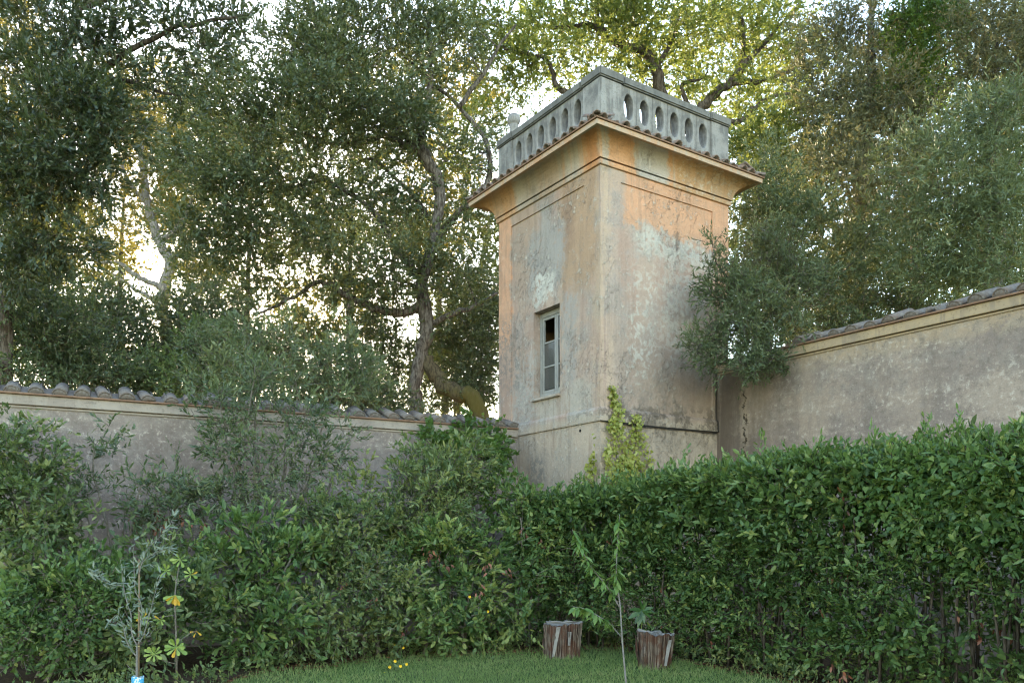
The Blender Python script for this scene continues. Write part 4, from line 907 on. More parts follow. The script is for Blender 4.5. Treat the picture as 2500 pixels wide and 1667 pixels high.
bush('bay_shrub', 'blue-green bay shrub leaning over the grey wall coping beside the oak trunk', 760, 14.7, [blob(800, 900, 14.5, 110, 60, .7, 2.0), blob(660, 950, 14.2, 110, 70, .7, 2.0), blob(880, 940, 14.3, 70, 50, .6, 1.7), blob(550, 940, 14.0, 80, 60, .6, 1.7), blob(700, 840, 14.8, 50, 60, .5, 1.1), blob(600, 850, 14.4, 70, 60, .6, 1.3), blob(830, 830, 14.6, 50, 40, .5, 1.0), blob(500, 850, 14.6, 50, 60, .5, 1.1)], G_BAY, 201, 8, ll=.10, lw=.026, stem_r=.03, tint=(.25, .9), spread=.7)
bush('laurel_shrub', 'dull green laurel behind the leftmost stretch of tile coping', 60, 14.2, [blob(50, 800, 14, 120, 100, .7, 2.6), blob(150, 830, 14.4, 100, 90, .7, 2.4), blob(40, 920, 13.4, 70, 40, .5, 1.8), blob(90, 700, 14.6, 80, 60, .6, 2)], G_BAY, 202, 5, stem_r=.03, tint=(0.0, 0.5))
bush('understorey_shrub', 'shaded understorey shrub under the forked pale tree', 280, 17.5, [blob(250, 770, 17.5, 120, 90, 1, 2.6), blob(330, 850, 17, 110, 80, .9, 2.4), blob(230, 880, 16.6, 90, 50, .8, 2)], G_OAK, 203, 5, cr=.4, stem_r=.04, tint=(0.1, .6))
bush('understorey_shrub', 'dark understorey shrub between pale tree and bay shrub', 470, 17.5, [blob(470, 790, 17.5, 100, 90, 1, 2.4), blob(450, 890, 16.8, 90, 60, .9, 2.2), blob(560, 770, 18, 60, 50, .8, 1.8)], G_OAK, 204, 5, cr=.4, stem_r=.04, tint=(0.1, .6))
bush('shade_bush', 'dark bush behind the leaning mossy stem, close to the tower edge', 1150, 20.5, [blob(1150, 870, 20.5, 90, 110, 1.2, 3.0), blob(1185, 760, 20.8, 60, 80, 1, 2.4), blob(1120, 970, 20, 100, 50, 1, 2.4)], G_OAK, 205, 5, cr=.45, stem_r=.05, tint=(0.0, .5))
bush('shade_bush', 'dark bush behind the oak trunk on its left side', 930, 21, [blob(940, 880, 21, 80, 90, 1.2, 2.4), blob(900, 800, 21.2, 60, 40, 1, 1.2), blob(960, 980, 20.5, 80, 40, 1, 2)], G_OAK, 206, 5, cr=.45, stem_r=.05, tint=(0.05, .6))
bush('green_shrub', 'leafy shrub behind the brown wall, low under the narrow-leaved tree', 2180, 15.4, [blob(2180, 770, 15.0, 120, 50, .7, 2.4), blob(2060, 800, 14.8, 100, 45, .7, 2.2)], G_OLIVE, 207, 4, lw=.022, stem_r=.03, tint=(.1, .6))

# trees farther off
def far_tree(label, px, D, blobs, leaf, seed, h_py):
    plant('park_tree', label, 'tree', foot(px, D), [tp(px, D, (px + 5, 950, .14), (px - 8, 800, .10), (px + 6, h_py, .03))], [], blobs, leaf, M_BARKD, seed, ll=.165, lw=.085, nl=11, spr=9, tl=.45, cr=.8, flat=.7, twigs=False, lk=.2, branch_r=.03, group='park trees in the distance')
far_tree('distant tree low behind the leftmost coping tiles', 130, 33, [blob(120, 780, 33, 140, 90, 2.5, 1.5), blob(60, 680, 33, 100, 60, 2, 1.1)], G_OAK, 301, 760)
far_tree('distant tree beneath the sun left of the bay shrub', 560, 34, [blob(540, 860, 34, 120, 60, 2.5, 1.3), blob(640, 900, 34, 90, 50, 2, 1.5)], G_OAK, 302, 850)
far_tree('distant golden tree seen below the oak limb', 800, 36, [blob(820, 760, 36, 140, 90, 2.5, 1.5), blob(760, 780, 36, 80, 30, 2, .7)], G_PALE, 303, 800)
far_tree('distant tree filling the view right of the oak trunk', 1110, 32, [blob(1130, 740, 32, 110, 160, 2.5, 1.8), blob(1080, 880, 32, 110, 90, 2.5, 1.8), blob(1190, 560, 32, 70, 120, 2, 1.1)], G_OAK, 304, 700)
far_tree('distant dark tree behind the grey-green shrub', 1930, 29, [blob(1900, 560, 29, 160, 200, 2.5, 1.3), blob(1960, 760, 29, 180, 100, 2.5, 1.3), blob(1850, 400, 29, 100, 100, 2, 1.4)], G_OAK, 305, 500)
far_tree('distant dark tree behind the tall bronze evergreen', 2200, 28, [blob(2150, 300, 28, 150, 230, 2.5, 1.6), blob(2250, 620, 28, 220, 150, 2.5, 1.9), blob(2050, 650, 28, 120, 120, 2, 1.2)], G_OAK, 306, 400)
far_tree('distant dark tree behind the narrow-leaved tree', 2470, 26, [blob(2460, 250, 26, 150, 300, 2.5, 1.8), blob(2450, 600, 26, 150, 150, 2.5, 1.7)], G_OAK, 307, 400)
far_tree('distant tree behind the dark glossy evergreen', -40, 28, [blob(0, 450, 28, 160, 260, 2.5, 1.6), blob(180, 620, 28, 120, 90, 2.5, 1.2), blob(-60, 100, 28, 160, 200, 2.5, 1.2)], G_PALE, 308, 500)

far_tree('distant tree showing through the left part of the holm oak crown', 610, 30, [blob(600, 360, 30, 190, 170, 2.5, 1.5), blob(520, 600, 30, 150, 100, 2.5, 1.5), blob(640, 740, 30, 120, 50, 2, .8)], G_OAK, 309, 300)
far_tree('distant tree showing through the middle of the holm oak crown', 860, 32, [blob(840, 260, 32, 180, 200, 2.5, 1.4), blob(830, 560, 32, 180, 130, 2.5, 1.6)], G_OAK, 310, 300)
far_tree('distant tree between the holm oak trunk and the balustrade', 1080, 31, [blob(1080, 250, 31, 140, 190, 2.5, 1.2), blob(1040, 520, 31, 120, 160, 2.5, 1.6)], G_PALE, 311, 300)
far_tree('distant tree behind the forked pale tree', 300, 31, [blob(330, 330, 31, 170, 190, 2.5, 1.2), blob(200, 600, 31, 140, 90, 2.5, 1.2), blob(450, 560, 31, 90, 120, 2, 1.2)], G_PALE, 312, 400)
far_tree('distant golden tree filling the gaps behind the yellow-green oak', 1420, 34, [blob(1380, 110, 34, 200, 130, 2.5, .8), blob(1650, 120, 34, 170, 120, 2.5, .8)], G_GOLD, 313, 250)
far_tree('distant golden tree right of the balustrade', 1850, 32, [blob(1840, 140, 32, 150, 150, 2.5, .9), blob(1960, 180, 32, 80, 150, 2.5, .9)], G_GOLD, 314, 250)

# ------------------------------------------------------------------ shrubs and hedge in front of the walls
S_KW = dict(ll=.092, lw=.040, nl=8, spr=9, tl=.22, cr=.22, tpl=T_OVAL)
SH1 = bush('broad_shrub', 'broad dark shrub at the far left edge, reaching the coping', 30, 10.3, [blob(40, 1210, 10.3, 120, 190, .5, 3.6), blob(110, 1330, 10.0, 120, 150, .45, 3.2), blob(20, 1060, 10.6, 70, 60, .35, 1.6)], G_SHRUB, 401, 7, parts=120, tint=(0.1, .8), **S_KW)
SH2 = bush('low_shrub', 'low dense shrub in the lower left corner, in front of the broad dark shrub', 120, 9.5, [blob(60, 1530, 9.3, 150, 110, .4, 3.6), blob(230, 1520, 9.4, 130, 120, .4, 3.4), blob(150, 1430, 9.6, 130, 80, .4, 3)], G_HEDGE, 402, 6, parts=150, tint=(0.1, .75), **{**S_KW, 'll': .075, 'lw': .036})
SH3 = bush('slender_bay', 'slender bare-stemmed bay with sparse leaves before the grey wall', 250, 10.9, [blob(255, 1090, 10.9, 35, 70, .2, 1.1), blob(180, 1180, 10.8, 70, 80, .3, 1.3), blob(320, 1220, 10.8, 90, 80, .3, 1.3), blob(80, 1060, 10.9, 60, 50, .3, .9), blob(420, 1260, 11, 80, 80, .3, 1.2)], G_BAY, 403, 8, parts=80, **{**S_KW, 'lw': .026})
SH4 = bush('shade_shrub', 'shrub behind the olive sapling with brown withered twigs above it', 340, 10.2, [blob(330, 1410, 10.2, 140, 90, .4, 3.0), blob(440, 1480, 9.9, 120, 110, .4, 3.2), blob(320, 1560, 9.5, 100, 70, .35, 2.6)], G_SHRUB, 404, 6, parts=120, tint=(0.1, .75), **S_KW)
SH5 = bush('tall_bay', 'tall blue-green bay with grey stems rising over the grey wall', 640, 11.4, [blob(630, 930, 12.0, 110, 70, .35, 1.3), blob(540, 1010, 11.8, 80, 70, .35, 1.2), blob(700, 1030, 11.9, 100, 70, .35, 1.3), blob(610, 1120, 11.6, 150, 90, .4, 1.1), blob(790, 990, 12, 60, 45, .3, .8), blob(750, 1140, 11.8, 100, 80, .35, 1.1), blob(500, 1180, 11.4, 90, 90, .3, 1.0), blob(620, 1230, 11.3, 150, 60, .35, 1.3), blob(850, 1060, 12.1, 40, 40, .25, .7)], G_BAY, 405, 14, parts=150, stem_r=.026, tint=(.2, .85), spread=.7, **{**S_KW, 'll': .088, 'lw': .025})
SH6 = bush('dense_shrub', 'dense mid-green shrub below the tall bay stems', 600, 10.5, [blob(560, 1380, 10.6, 130, 110, .45, 3.4), blob(700, 1360, 10.8, 120, 110, .45, 3.2), blob(620, 1510, 10.2, 140, 100, .4, 3.4)], G_HEDGE, 406, 7, parts=200, tint=(0.2, .8), **{**S_KW, 'll': .115, 'lw': .046, 'spread': .7})
SH7 = bush('green_shrub', 'rounded green shrub left of the ivy mound, under the bare stretch of grey wall', 880, 11.2, [blob(860, 1330, 11.3, 120, 120, .45, 3.2), blob(900, 1470, 10.9, 130, 100, .4, 3.4), blob(885, 1190, 11.8, 30, 60, .2, 1.2), blob(790, 1240, 11.5, 70, 70, .3, 2), blob(760, 1530, 10.5, 120, 70, .35, 3)], G_SHRUB, 407, 7, parts=200, tint=(0.2, .95), **{**S_KW, 'll': .08, 'lw': .038})
SH8 = bush('feathery_shrub', 'grey-green feathery shrub in front of the ivy mound', 1060, 11.9, [blob(1050, 1230, 12.0, 120, 110, .45, 3.2), blob(1120, 1150, 12.3, 80, 80, .4, 2.6), blob(960, 1260, 11.8, 70, 70, .35, 2.4), blob(1010, 1130, 12.5, 60, 60, .3, 1.8)], G_SHRUB, 408, 7, parts=150, tint=(0.35, .95), **{**S_KW, 'll': .085, 'lw': .028})
SH9 = bush('ivy_mound', 'ivy mound spilling over the wall top in the corner beside the tower', 1150, 13.9, [blob(1110, 1060, 14.1, 90, 35, .35, 2.6), blob(1190, 1070, 13.9, 55, 55, .35, 3), blob(1190, 1150, 13.6, 60, 80, .35, 3), blob(1090, 1120, 13.5, 90, 60, .35, 2.8), blob(1215, 1220, 13.2, 40, 50, .3, 2.6)], G_LIME, 409, 6, parts=100, tint=(0.2, .8), **{**S_KW, 'tpl': T_IVY, 'll': .07, 'lw': .07})
SH10 = bush('glossy_shrub', 'glossy green shrub with dead red leaves, in front of the feathery shrub', 1090, 11.6, [blob(1080, 1390, 11.6, 130, 110, .45, 3.4), blob(1200, 1370, 11.9, 100, 110, .4, 3.2), blob(1070, 1500, 11.3, 150, 80, .4, 3.4), blob(1210, 1500, 11.7, 110, 80, .4, 3.2)], G_HEDGE, 410, 8, parts=250, tint=(0.2, .95), **{**S_KW, 'll': .10, 'lw': .044, 'spread': .7})
SH11 = bush('pale_shrub', 'upright yellowish-green shrub against the tower base left of the yellow creeper', 1290, 12.4, [blob(1290, 1270, 12.3, 70, 90, .35, 2.6), blob(1340, 1220, 12.4, 40, 50, .25, 1.6), blob(1250, 1200, 12.5, 30, 50, .2, 1.5), blob(1330, 1340, 12.2, 80, 80, .35, 3)], G_HEDGE, 411, 6, parts=120, tint=(0.4, .9), **S_KW)

# clipped hedge running from the tower corner towards the right
HP = np.array([[0.10, 12.35], [0.7, 12.2], [1.35, 11.9], [2.1, 11.1], [2.9, 9.75], [3.6, 8.7], [4.35, 7.7], [5.2, 6.5], [6.6, 4.5]])
seg = np.linalg.norm(np.diff(HP, axis=0), axis=1); cum = np.concatenate([[0], np.cumsum(seg)]); HL = cum[-1]
def hp(t):
    x = np.interp(t, cum, HP[:, 0]); y = np.interp(t, cum, HP[:, 1]); e = 0.05
    dx = np.interp(np.minimum(t + e, HL), cum, HP[:, 0]) - np.interp(np.maximum(t - e, 0), cum, HP[:, 0]); dy = np.interp(np.minimum(t + e, HL), cum, HP[:, 1]) - np.interp(np.maximum(t - e, 0), cum, HP[:, 1])
    ln = np.sqrt(dx * dx + dy * dy); return x, y, dy / ln, -dx / ln     # outward normal towards the lawn
def htop(t): return np.interp(t, [0, 1.3, 2.5, 4, 6, 7.4, 8.6, HL], [2.05, 2.22, 2.36, 2.42, 2.42, 2.42, 2.44, 2.44])
RNG = np.random.default_rng(77)
hroot = thing('laurel_hedge', 'tall clipped laurel hedge running along the brown wall to the right edge', 'hedge', (2.5, 10.6, 0))
hoff = -np.array([2.5, 10.6, 0])
def sines(a, b, seed):
    r_ = np.random.default_rng(seed); v = 0
    for f_ in (0.9, 1.7, 3.1, 5.3): v = v + np.sin(a * f_ * 2.1 + r_.uniform(0, 6)) * np.sin(b * f_ * 2.3 + r_.uniform(0, 6)) / f_ ** .5
    return v / 2.0
n = 11000
t = RNG.uniform(0, HL, n); h = RNG.uniform(0, 1, n) ** 0.85 * (htop(t) - .05); x, y, nx, ny = hp(t)
inn = np.abs(RNG.normal(size=n)) * 0.15 - 0.04 + 0.20 * sines(t * .9, h * .9, 5) + 0.07 * sines(t * 2.6, h * 2.4, 6)
gapn = sines(t * 1.5, h * 1.7, 9); gap = gapn > 0.24
inn = np.where(gap, inn + .34 + .25 * (gapn - .24), inn); inn += np.where(h < 0.5, (0.5 - h) * .5, 0)
low_keep = ~((h < .5) & (RNG.uniform(size=n) < .25)); t, h, x, y, nx, ny, inn = [q[low_keep] for q in (t, h, x, y, nx, ny, inn)]; n = len(t)
Ppos = np.stack([x - nx * inn, y - ny * inn, h], 1)
Dd = np.stack([nx, ny, np.full(n, .35)], 1) + RNG.normal(size=(n, 3)) * .6
ntop = 4200
t2 = RNG.uniform(0, HL, ntop); x2, y2, nx2, ny2 = hp(t2); bk = RNG.uniform(-.02, .75, ntop)
P2 = np.stack([x2 - nx2 * bk, y2 - ny2 * bk, htop(t2) - .10 + .10 * sines(t2 * 1.5, bk * 3, 3) + RNG.normal(size=ntop) * .06], 1); D2 = np.stack([nx2 * .2, ny2 * .2, np.ones(ntop)], 1) + RNG.normal(size=(ntop, 3)) * .45
nsh = 900                                                                        # shoots standing out of the face
t3 = RNG.uniform(0, HL, nsh); h3 = RNG.uniform(.35, 1, nsh) * htop(t3); x3, y3, nx3, ny3 = hp(t3); o3 = RNG.uniform(-.02, .16, nsh) - .20 * sines(t3 * .9, h3 * .9, 5)
P3 = np.stack([x3 + nx3 * o3, y3 + ny3 * o3, h3], 1); D3 = np.stack([nx3, ny3, np.full(nsh, .6)], 1) + RNG.normal(size=(nsh, 3)) * .7
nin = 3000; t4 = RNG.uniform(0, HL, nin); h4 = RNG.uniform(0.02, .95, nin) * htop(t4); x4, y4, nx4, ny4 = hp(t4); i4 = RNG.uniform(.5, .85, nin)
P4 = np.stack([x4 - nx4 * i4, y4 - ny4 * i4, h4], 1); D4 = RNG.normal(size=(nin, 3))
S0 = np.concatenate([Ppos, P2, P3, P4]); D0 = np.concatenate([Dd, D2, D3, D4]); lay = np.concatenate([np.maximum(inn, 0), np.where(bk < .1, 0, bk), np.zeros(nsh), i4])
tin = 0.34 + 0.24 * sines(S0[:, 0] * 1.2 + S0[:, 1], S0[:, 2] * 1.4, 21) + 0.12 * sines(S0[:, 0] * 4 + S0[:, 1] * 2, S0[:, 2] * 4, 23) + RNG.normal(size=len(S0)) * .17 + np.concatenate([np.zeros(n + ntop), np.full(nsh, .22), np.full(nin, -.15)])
a1, e1 = sprays(S0, D0, 7, .19, .084, .038, tin, .9, .5, .05, .25)
lf = np.repeat(np.clip(1.0 + .42 * sines(S0[:, 0] * .8 + S0[:, 1] * .7, S0[:, 2] * 1.1, 31) + RNG.normal(size=len(S0)) * .16, .5, 1.6), 7)
a1 = (a1[0], a1[1], a1[2], a1[3] * lf, a1[4] * lf * RNG.uniform(.75, 1.2, len(lf)), np.where(RNG.uniform(size=len(lf)) < .035, 1.0, a1[5]))
# upright shoots above the clipped line
SHO = [(int(x_), int(np.interp(x_, [1300, 1500, 1750, 2000, 2250, 2500], [1215, 1178, 1140, 1105, 1080, 1050]) - abs(RNG.normal()) * 22)) for x_ in np.linspace(1310, 2500, 75) + RNG.normal(size=75) * 12] + [(2340, 1000), (2330, 1030), (2130, 1040), (2255, 1045), (2290, 1045), (2400, 1050), (1990, 1085), (2050, 1080), (1880, 1100), (1945, 1100), (1760, 1120), (1640, 1135), (1590, 1150), (2180, 1065), (2460, 1040), (1370, 1190), (1400, 1180), (1820, 1110)]
ss_, dd_, la_ = [], [], []
for px_, py_ in SHO:
    for tt in np.linspace(0.8, HL, 400):
        qx, qy, qnx, qny = hp(np.array([tt])); xx = 1250 + F * (qx[0] - qnx[0] * .3) / (qy[0] - qny[0] * .3)
        if xx >= px_: break
    zt = at(px_, py_, qy[0] - qny[0] * .3)[2]; z0_ = float(htop(tt)) - .1
    k = max(3, int((zt - z0_) / .045))
    for i in range(k):
        for _ in range(2):
            ss_.append((qx[0] - qnx[0] * .3 + RNG.normal() * .025, qy[0] - qny[0] * .3 + RNG.normal() * .025, z0_ + (zt - z0_) * i / k)); dd_.append((RNG.normal() * .45, RNG.normal() * .45, 1.0))
a2, e2 = sprays(np.array(ss_), np.array(dd_), 2, .05, .085, .032, np.full(len(ss_), .6), .45, .1, 0, .3)
a1 = tuple(np.concatenate([p, q]) for p, q in zip(a1, a2)); lay = np.concatenate([np.repeat(lay, 7), np.full(len(a2[0]), .05)])
keep = pick_leaf_parts(hroot, a1, T_OVAL, G_HEDGE, 300, lay * 2)
a1 = tuple(a[keep] for a in a1)
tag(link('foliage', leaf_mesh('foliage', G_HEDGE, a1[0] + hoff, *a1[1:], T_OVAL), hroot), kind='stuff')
tag(link('twigs', twig_mesh('twigs', M_BARKD, (S0 + hoff)[::2], (e1 + hoff)[::2], np.full(len(S0[::2]), .005), np.full(len(S0[::2]), .002)), hroot), kind='stuff')
stm = MB()
for i in range(130):
    tt = RNG.uniform(0, HL); qx, qy, qnx, qny = [v[0] for v in hp(np.array([tt]))]; dp = RNG.uniform(.08, .45); hh = RNG.uniform(1.2, 2.1)
    p0 = np.array([qx - qnx * dp, qy - qny * dp, 0]); lean = np.array([RNG.normal() * .15, RNG.normal() * .1, hh]); stm.tube([p0 + hoff, p0 + lean * .5 + RNG.normal(size=3) * .04 + hoff, p0 + lean + hoff], [.02, .015, .006], 5)
tag(stm.build('stems', M_BARKD, hroot, True), kind='stuff')

# more understorey just behind the grey wall
bush('laurel_shrub', 'leafy laurel peeping over the coping between the leftmost tiles and the pale tree', 210, 15.2, [blob(200, 920, 14.6, 110, 60, .6, 2.6), blob(120, 960, 14.0, 90, 40, .5, 2.2), blob(300, 940, 15, 90, 60, .6, 2.4)], G_BAY, 211, 4, stem_r=.03, tint=(0.1, .6))
bush('laurel_shrub', 'leafy laurel behind the coping directly under the pale tree trunk', 420, 15.8, [blob(400, 930, 15.4, 100, 60, .6, 2.6), blob(480, 960, 14.8, 80, 45, .5, 2.4), blob(520, 860, 15.8, 80, 70, .6, 2.2)], G_SHRUB, 212, 4, stem_r=.03, tint=(0.1, .6))
bush('shade_bush', 'dark low bush behind the coping left of the oak trunk', 880, 17.5, [blob(880, 980, 17, 110, 50, .7, 2.6), blob(760, 990, 16.4, 100, 45, .6, 2.4), blob(980, 1000, 17, 60, 40, .6, 2.2)], G_OAK, 213, 4, stem_r=.03, cr=.36, tint=(0.0, .5))
bush('shade_bush', 'dark dense bush under the sun gap behind the bay shrub', 650, 20, [blob(640, 850, 20, 110, 60, 1, 2.2), blob(560, 900, 19.5, 110, 60, 1, 2.4), blob(760, 900, 20, 90, 60, 1, 2.2)], G_OAK, 214, 4, stem_r=.04, cr=.45, tint=(0.1, .7))

# ------------------------------------------------------------------ creeper on the tower foot
def leaf_parts(root, mat, rows, tpl, name='leaf'):
    """rows: (pos, dir, normal, length, width, tint) -> each leaf a part of its own"""
    cache = {}
    for P, d, nrm, L, W, T in rows:
        k = int(np.clip(round(T * 6), 0, 6))
        if k not in cache: cache[k] = leaf_mesh(name, mat, np.zeros((1, 3)), np.array([[1., 0, 0]]), np.array([[0, 0, 1.]]), np.array([1.]), np.array([1.]), np.array([k / 6]), tpl)
        dd = unit(np.asarray(d, float)); sd = unit(np.cross(nrm, dd)); nn = np.cross(dd, sd)
        P = np.asarray(P, float) - np.array(root.location)
        o = bpy.data.objects.new(name, cache[k]); COL.objects.link(o); o.parent = root
        o.matrix_local = Matrix(((dd[0] * L, sd[0] * W, nn[0] * W, P[0]), (dd[1] * L, sd[1] * W, nn[1] * W, P[1]), (dd[2] * L, sd[2] * W, nn[2] * W, P[2]), (0, 0, 0, 1)))
RNG = np.random.default_rng(500)
p0 = t2w(.3, -.05, 0)
cr_ = thing('creeper', 'yellow-green creeper climbing the tower corner above the hedge', 'creeper', tuple(p0))
Lz = [1.9, 2.5, 2.8, 3.05, 3.3, 3.45, 3.6, 3.8, 4.02]
colA = ([-.30, -.25, -.2, -.06, .08, .12, .16, .19, .225], [.6, .6, .58, .5, .40, .37, .34, .30, .255])
colB = ([.3, .3, .32, .42, .50, .56, .61, 9, 9], [1.05, 1.02, 1.02, .96, .86, .78, .69, 0, 0])
ocol = np.array([CT * 0 + ST * 1, -CT, 0])            # outward from the right face: local (0,-1)
alng = np.array([CT, ST, 0]); rows = []
for i in range(2300):
    z = 1.9 + 2.12 * RNG.uniform(0, 1) ** 1.15; c = colA if RNG.random() < .55 else colB
    a, b_ = np.interp(z, Lz, c[0]), np.interp(z, Lz, c[1])
    if a > b_: continue
    if RNG.random() < .45 * (.5 + .5 * math.sin(z * 17 + (4 if c is colA else 0))) and z > 2.9: continue
    s_ = RNG.uniform(a, b_) + RNG.normal() * .03 + .035 * math.sin(z * 9); out = RNG.uniform(.03, .10) + (0.05 if z < 3.66 else 0)
    w = t2w(s_, -out, z) if s_ > 0 else t2w(-out, -s_, z)
    o_ = ocol if s_ > 0 else np.array([-CT, -ST, 0])
    nrm = o_ + RNG.normal(size=3) * .35 + np.array([0, 0, .35]); d = np.array([0, 0, -1.0]) + RNG.normal(size=3) * .55
    L = RNG.uniform(.042, .075) * (1.1 if z < 3 else .9); rows.append((w, d, nrm, L, L * RNG.uniform(.9, 1.1), RNG.uniform(.15, 1.0) if z > 2.6 else RNG.uniform(0, .8), out))
rows.sort(key=lambda r_: -r_[6] - r_[3] * 3)
leaf_parts(cr_, G_IVY, [r_[:6] for r_ in rows[:300]], T_IVY)
R2 = rows[300:]
arr = [np.array([r_[i] for r_ in R2]) for i in range(6)]
tag(link('foliage', leaf_mesh('foliage', G_IVY, arr[0] - p0, arr[1], arr[2], arr[3], arr[4], arr[5], T_IVY), cr_), kind='stuff')
for pts in ([(.15, 0), (.22, 1.5), (.3, 2.6), (.24, 3.3), (.26, 3.7), (.24, 4.0)], [(.6, 0), (.7, 1.8), (.72, 2.8), (.66, 3.3), (.65, 3.55)]):
    P = np.array([t2w(a, -.055 if z < 3.66 else -.02, z) for a, z in pts]) - p0; mb = MB(); mb.tube(smooth_path(P, 3), .008, 5); mb.build('stem', M_STEM, cr_, True)

# ------------------------------------------------------------------ saplings and small plants
def tubes(root, paths, mat, name):
    off = np.array(root.location)
    for P in paths:
        P = smooth_path(P, 4); mb = MB(); mb.tube(P[:, :3] - off, P[:, 3], 7); mb.build(name, mat, root, True)
# young cherry with drooping leaves
RNG = np.random.default_rng(510); D = 8.8
ch = thing('cherry_sapling', 'young cherry sapling with thin pale stem and drooping leaves, between the two stumps', 'sapling', tuple(foot(1530, D)))
cp = [lp(D, .012, .0035, (1530, 1683), (1526, 1640), (1519, 1560), (1514, 1480), (1506, 1420), (1505, 1375), (1509, 1300), (1513, 1255)),
      lp(D, .008, .003, (1513, 1482), (1482, 1432), (1442, 1382, 8.7), (1416, 1332, 8.65), (1397, 1292, 8.6)), lp(D, .007, .003, (1516, 1553), (1486, 1520, 8.7), (1462, 1504, 8.65), (1430, 1486, 8.6), (1398, 1480, 8.55))]
tubes(ch, cp, M_STEMP, 'stem'); rows = []
for q, P in enumerate(cp):
    S = smooth_path(P, 14); k0 = int(len(S) * (.50 if q == 0 else .18)); nn_ = (70, 60, 44)[q]
    for i in range(nn_):
        c = S[int(k0 + (len(S) - 1 - k0) * i / nn_)][:3]; a = RNG.uniform(0, 2 * math.pi)
        d = np.array([math.cos(a) * .8, math.sin(a) * .8, RNG.uniform(-1.1, -.1)]); L = RNG.uniform(.09, .15)
        rows.append((c, d, np.array([math.cos(a) * .5, math.sin(a) * .5, 1.0]) + RNG.normal(size=3) * .25, L, L * RNG.uniform(.28, .42), RNG.uniform(.1, 1)))
leaf_parts(ch, G_CHERRY, rows, T_DROOP)

# olive sapling tied to a stake, with a blue guard
RNG = np.random.default_rng(520); D = 8.4
ol = thing('olive_sapling', 'silvery olive sapling with a pale forked stem, tied to a brown stake', 'sapling', tuple(foot(334, D)))
cp = [lp(D, .014, .008, (334, 1699), (334, 1640), (334, 1600), (334, 1575)), lp(D, .008, .002, (334, 1602), (318, 1582), (306, 1555), (300, 1525), (285, 1500), (262, 1525, 8.3)),
      lp(D, .008, .002, (334, 1574), (322, 1545), (320, 1500), (310, 1470), (300, 1420), (297, 1380)), lp(D, .007, .002, (336, 1572), (350, 1550), (365, 1500), (378, 1450), (390, 1410)),
      lp(D, .006, .002, (340, 1560), (345, 1480), (330, 1440), (328, 1400), (325, 1330)), lp(D, .005, .002, (340, 1400), (350, 1370), (385, 1345), (420, 1340)), lp(D, .005, .0015, (341, 1390), (360, 1340), (400, 1300), (425, 1260)),
      lp(D, .004, .0015, (300, 1430), (270, 1425), (240, 1410), (228, 1395)), lp(D, .004, .0015, (333, 1640), (318, 1630), (308, 1620)), lp(D, .004, .0015, (352, 1546), (362, 1552), (376, 1536))]
tubes(ol, cp, M_STEMP, 'stem'); rows = []
for q, P in enumerate(cp[1:8]):
    S = smooth_path(P, 14)
    for i in range(42):
        c = S[int(len(S) * (.15 + .84 * i / 42))][:3]; tg = S[min(len(S) - 1, int(len(S) * (.2 + .8 * i / 42)))][:3] - c
        d = unit(tg + 1e-4) * .7 + RNG.normal(size=3) * .7; L = RNG.uniform(.055, .095)
        rows.append((c + RNG.normal(size=3) * .02, d, RNG.normal(size=3) * .5 + np.array([0, -1.0, .6]), L, L * .26, RNG.uniform(0, 1)))
leaf_parts(ol, G_OLIVESAP, rows, T_OVAL)
st = thing('wooden_stake', 'thin brown wooden stake supporting the olive sapling', 'stake', tuple(foot(338, 8.45)))
mb = MB(); zt = at(340, 1365, 8.45)[2]; mb.tube([(0, 0, -.02), (.004, 0, zt * .5), (.008, 0, zt)], [.011, .010, .009], 6); mb.build('stake_shaft', plain('bamboo_brown', (.22, .16, .10), .7), st, True)
mb = MB(); mb.tube([(-.03, -.012, .50), (-.005, -.02, .503), (.018, -.004, .50), (0, .016, .497), (-.03, .004, .50)], .003, 5); mb.build('tie', plain('yellow_tie', (.5, .48, .2), .6), st, True)
gm = NT('blue_guard_print'); bn = gm.noise(gm.obj(), 28.0, 3, .5)
gm.fin(gm.mix(gm.ss(bn, .5, .56), (.06, .33, .52), (.62, .72, .76)), .45, .4)
gd = thing('tree_guard', 'blue and white plastic guard round the foot of the olive sapling', 'guard', tuple(foot(336, 8.4)))
mb = MB(); nn_ = 20
for (r_, z) in ((.058, .0), (.060, .20), (.056, .20), (.054, .0)):
    for j in range(nn_): a = 2 * math.pi * j / nn_; mb.v.append((r_ * math.cos(a), r_ * math.sin(a), z + (.008 * math.sin(3 * a) if z > 0 else 0)))
mb.f = [(i * nn_ + j, i * nn_ + (j + 1) % nn_, (i + 1) * nn_ + (j + 1) % nn_, (i + 1) * nn_ + j) for i in range(3) for j in range(nn_)]
mb.build('sleeve', gm.m, gd, True)

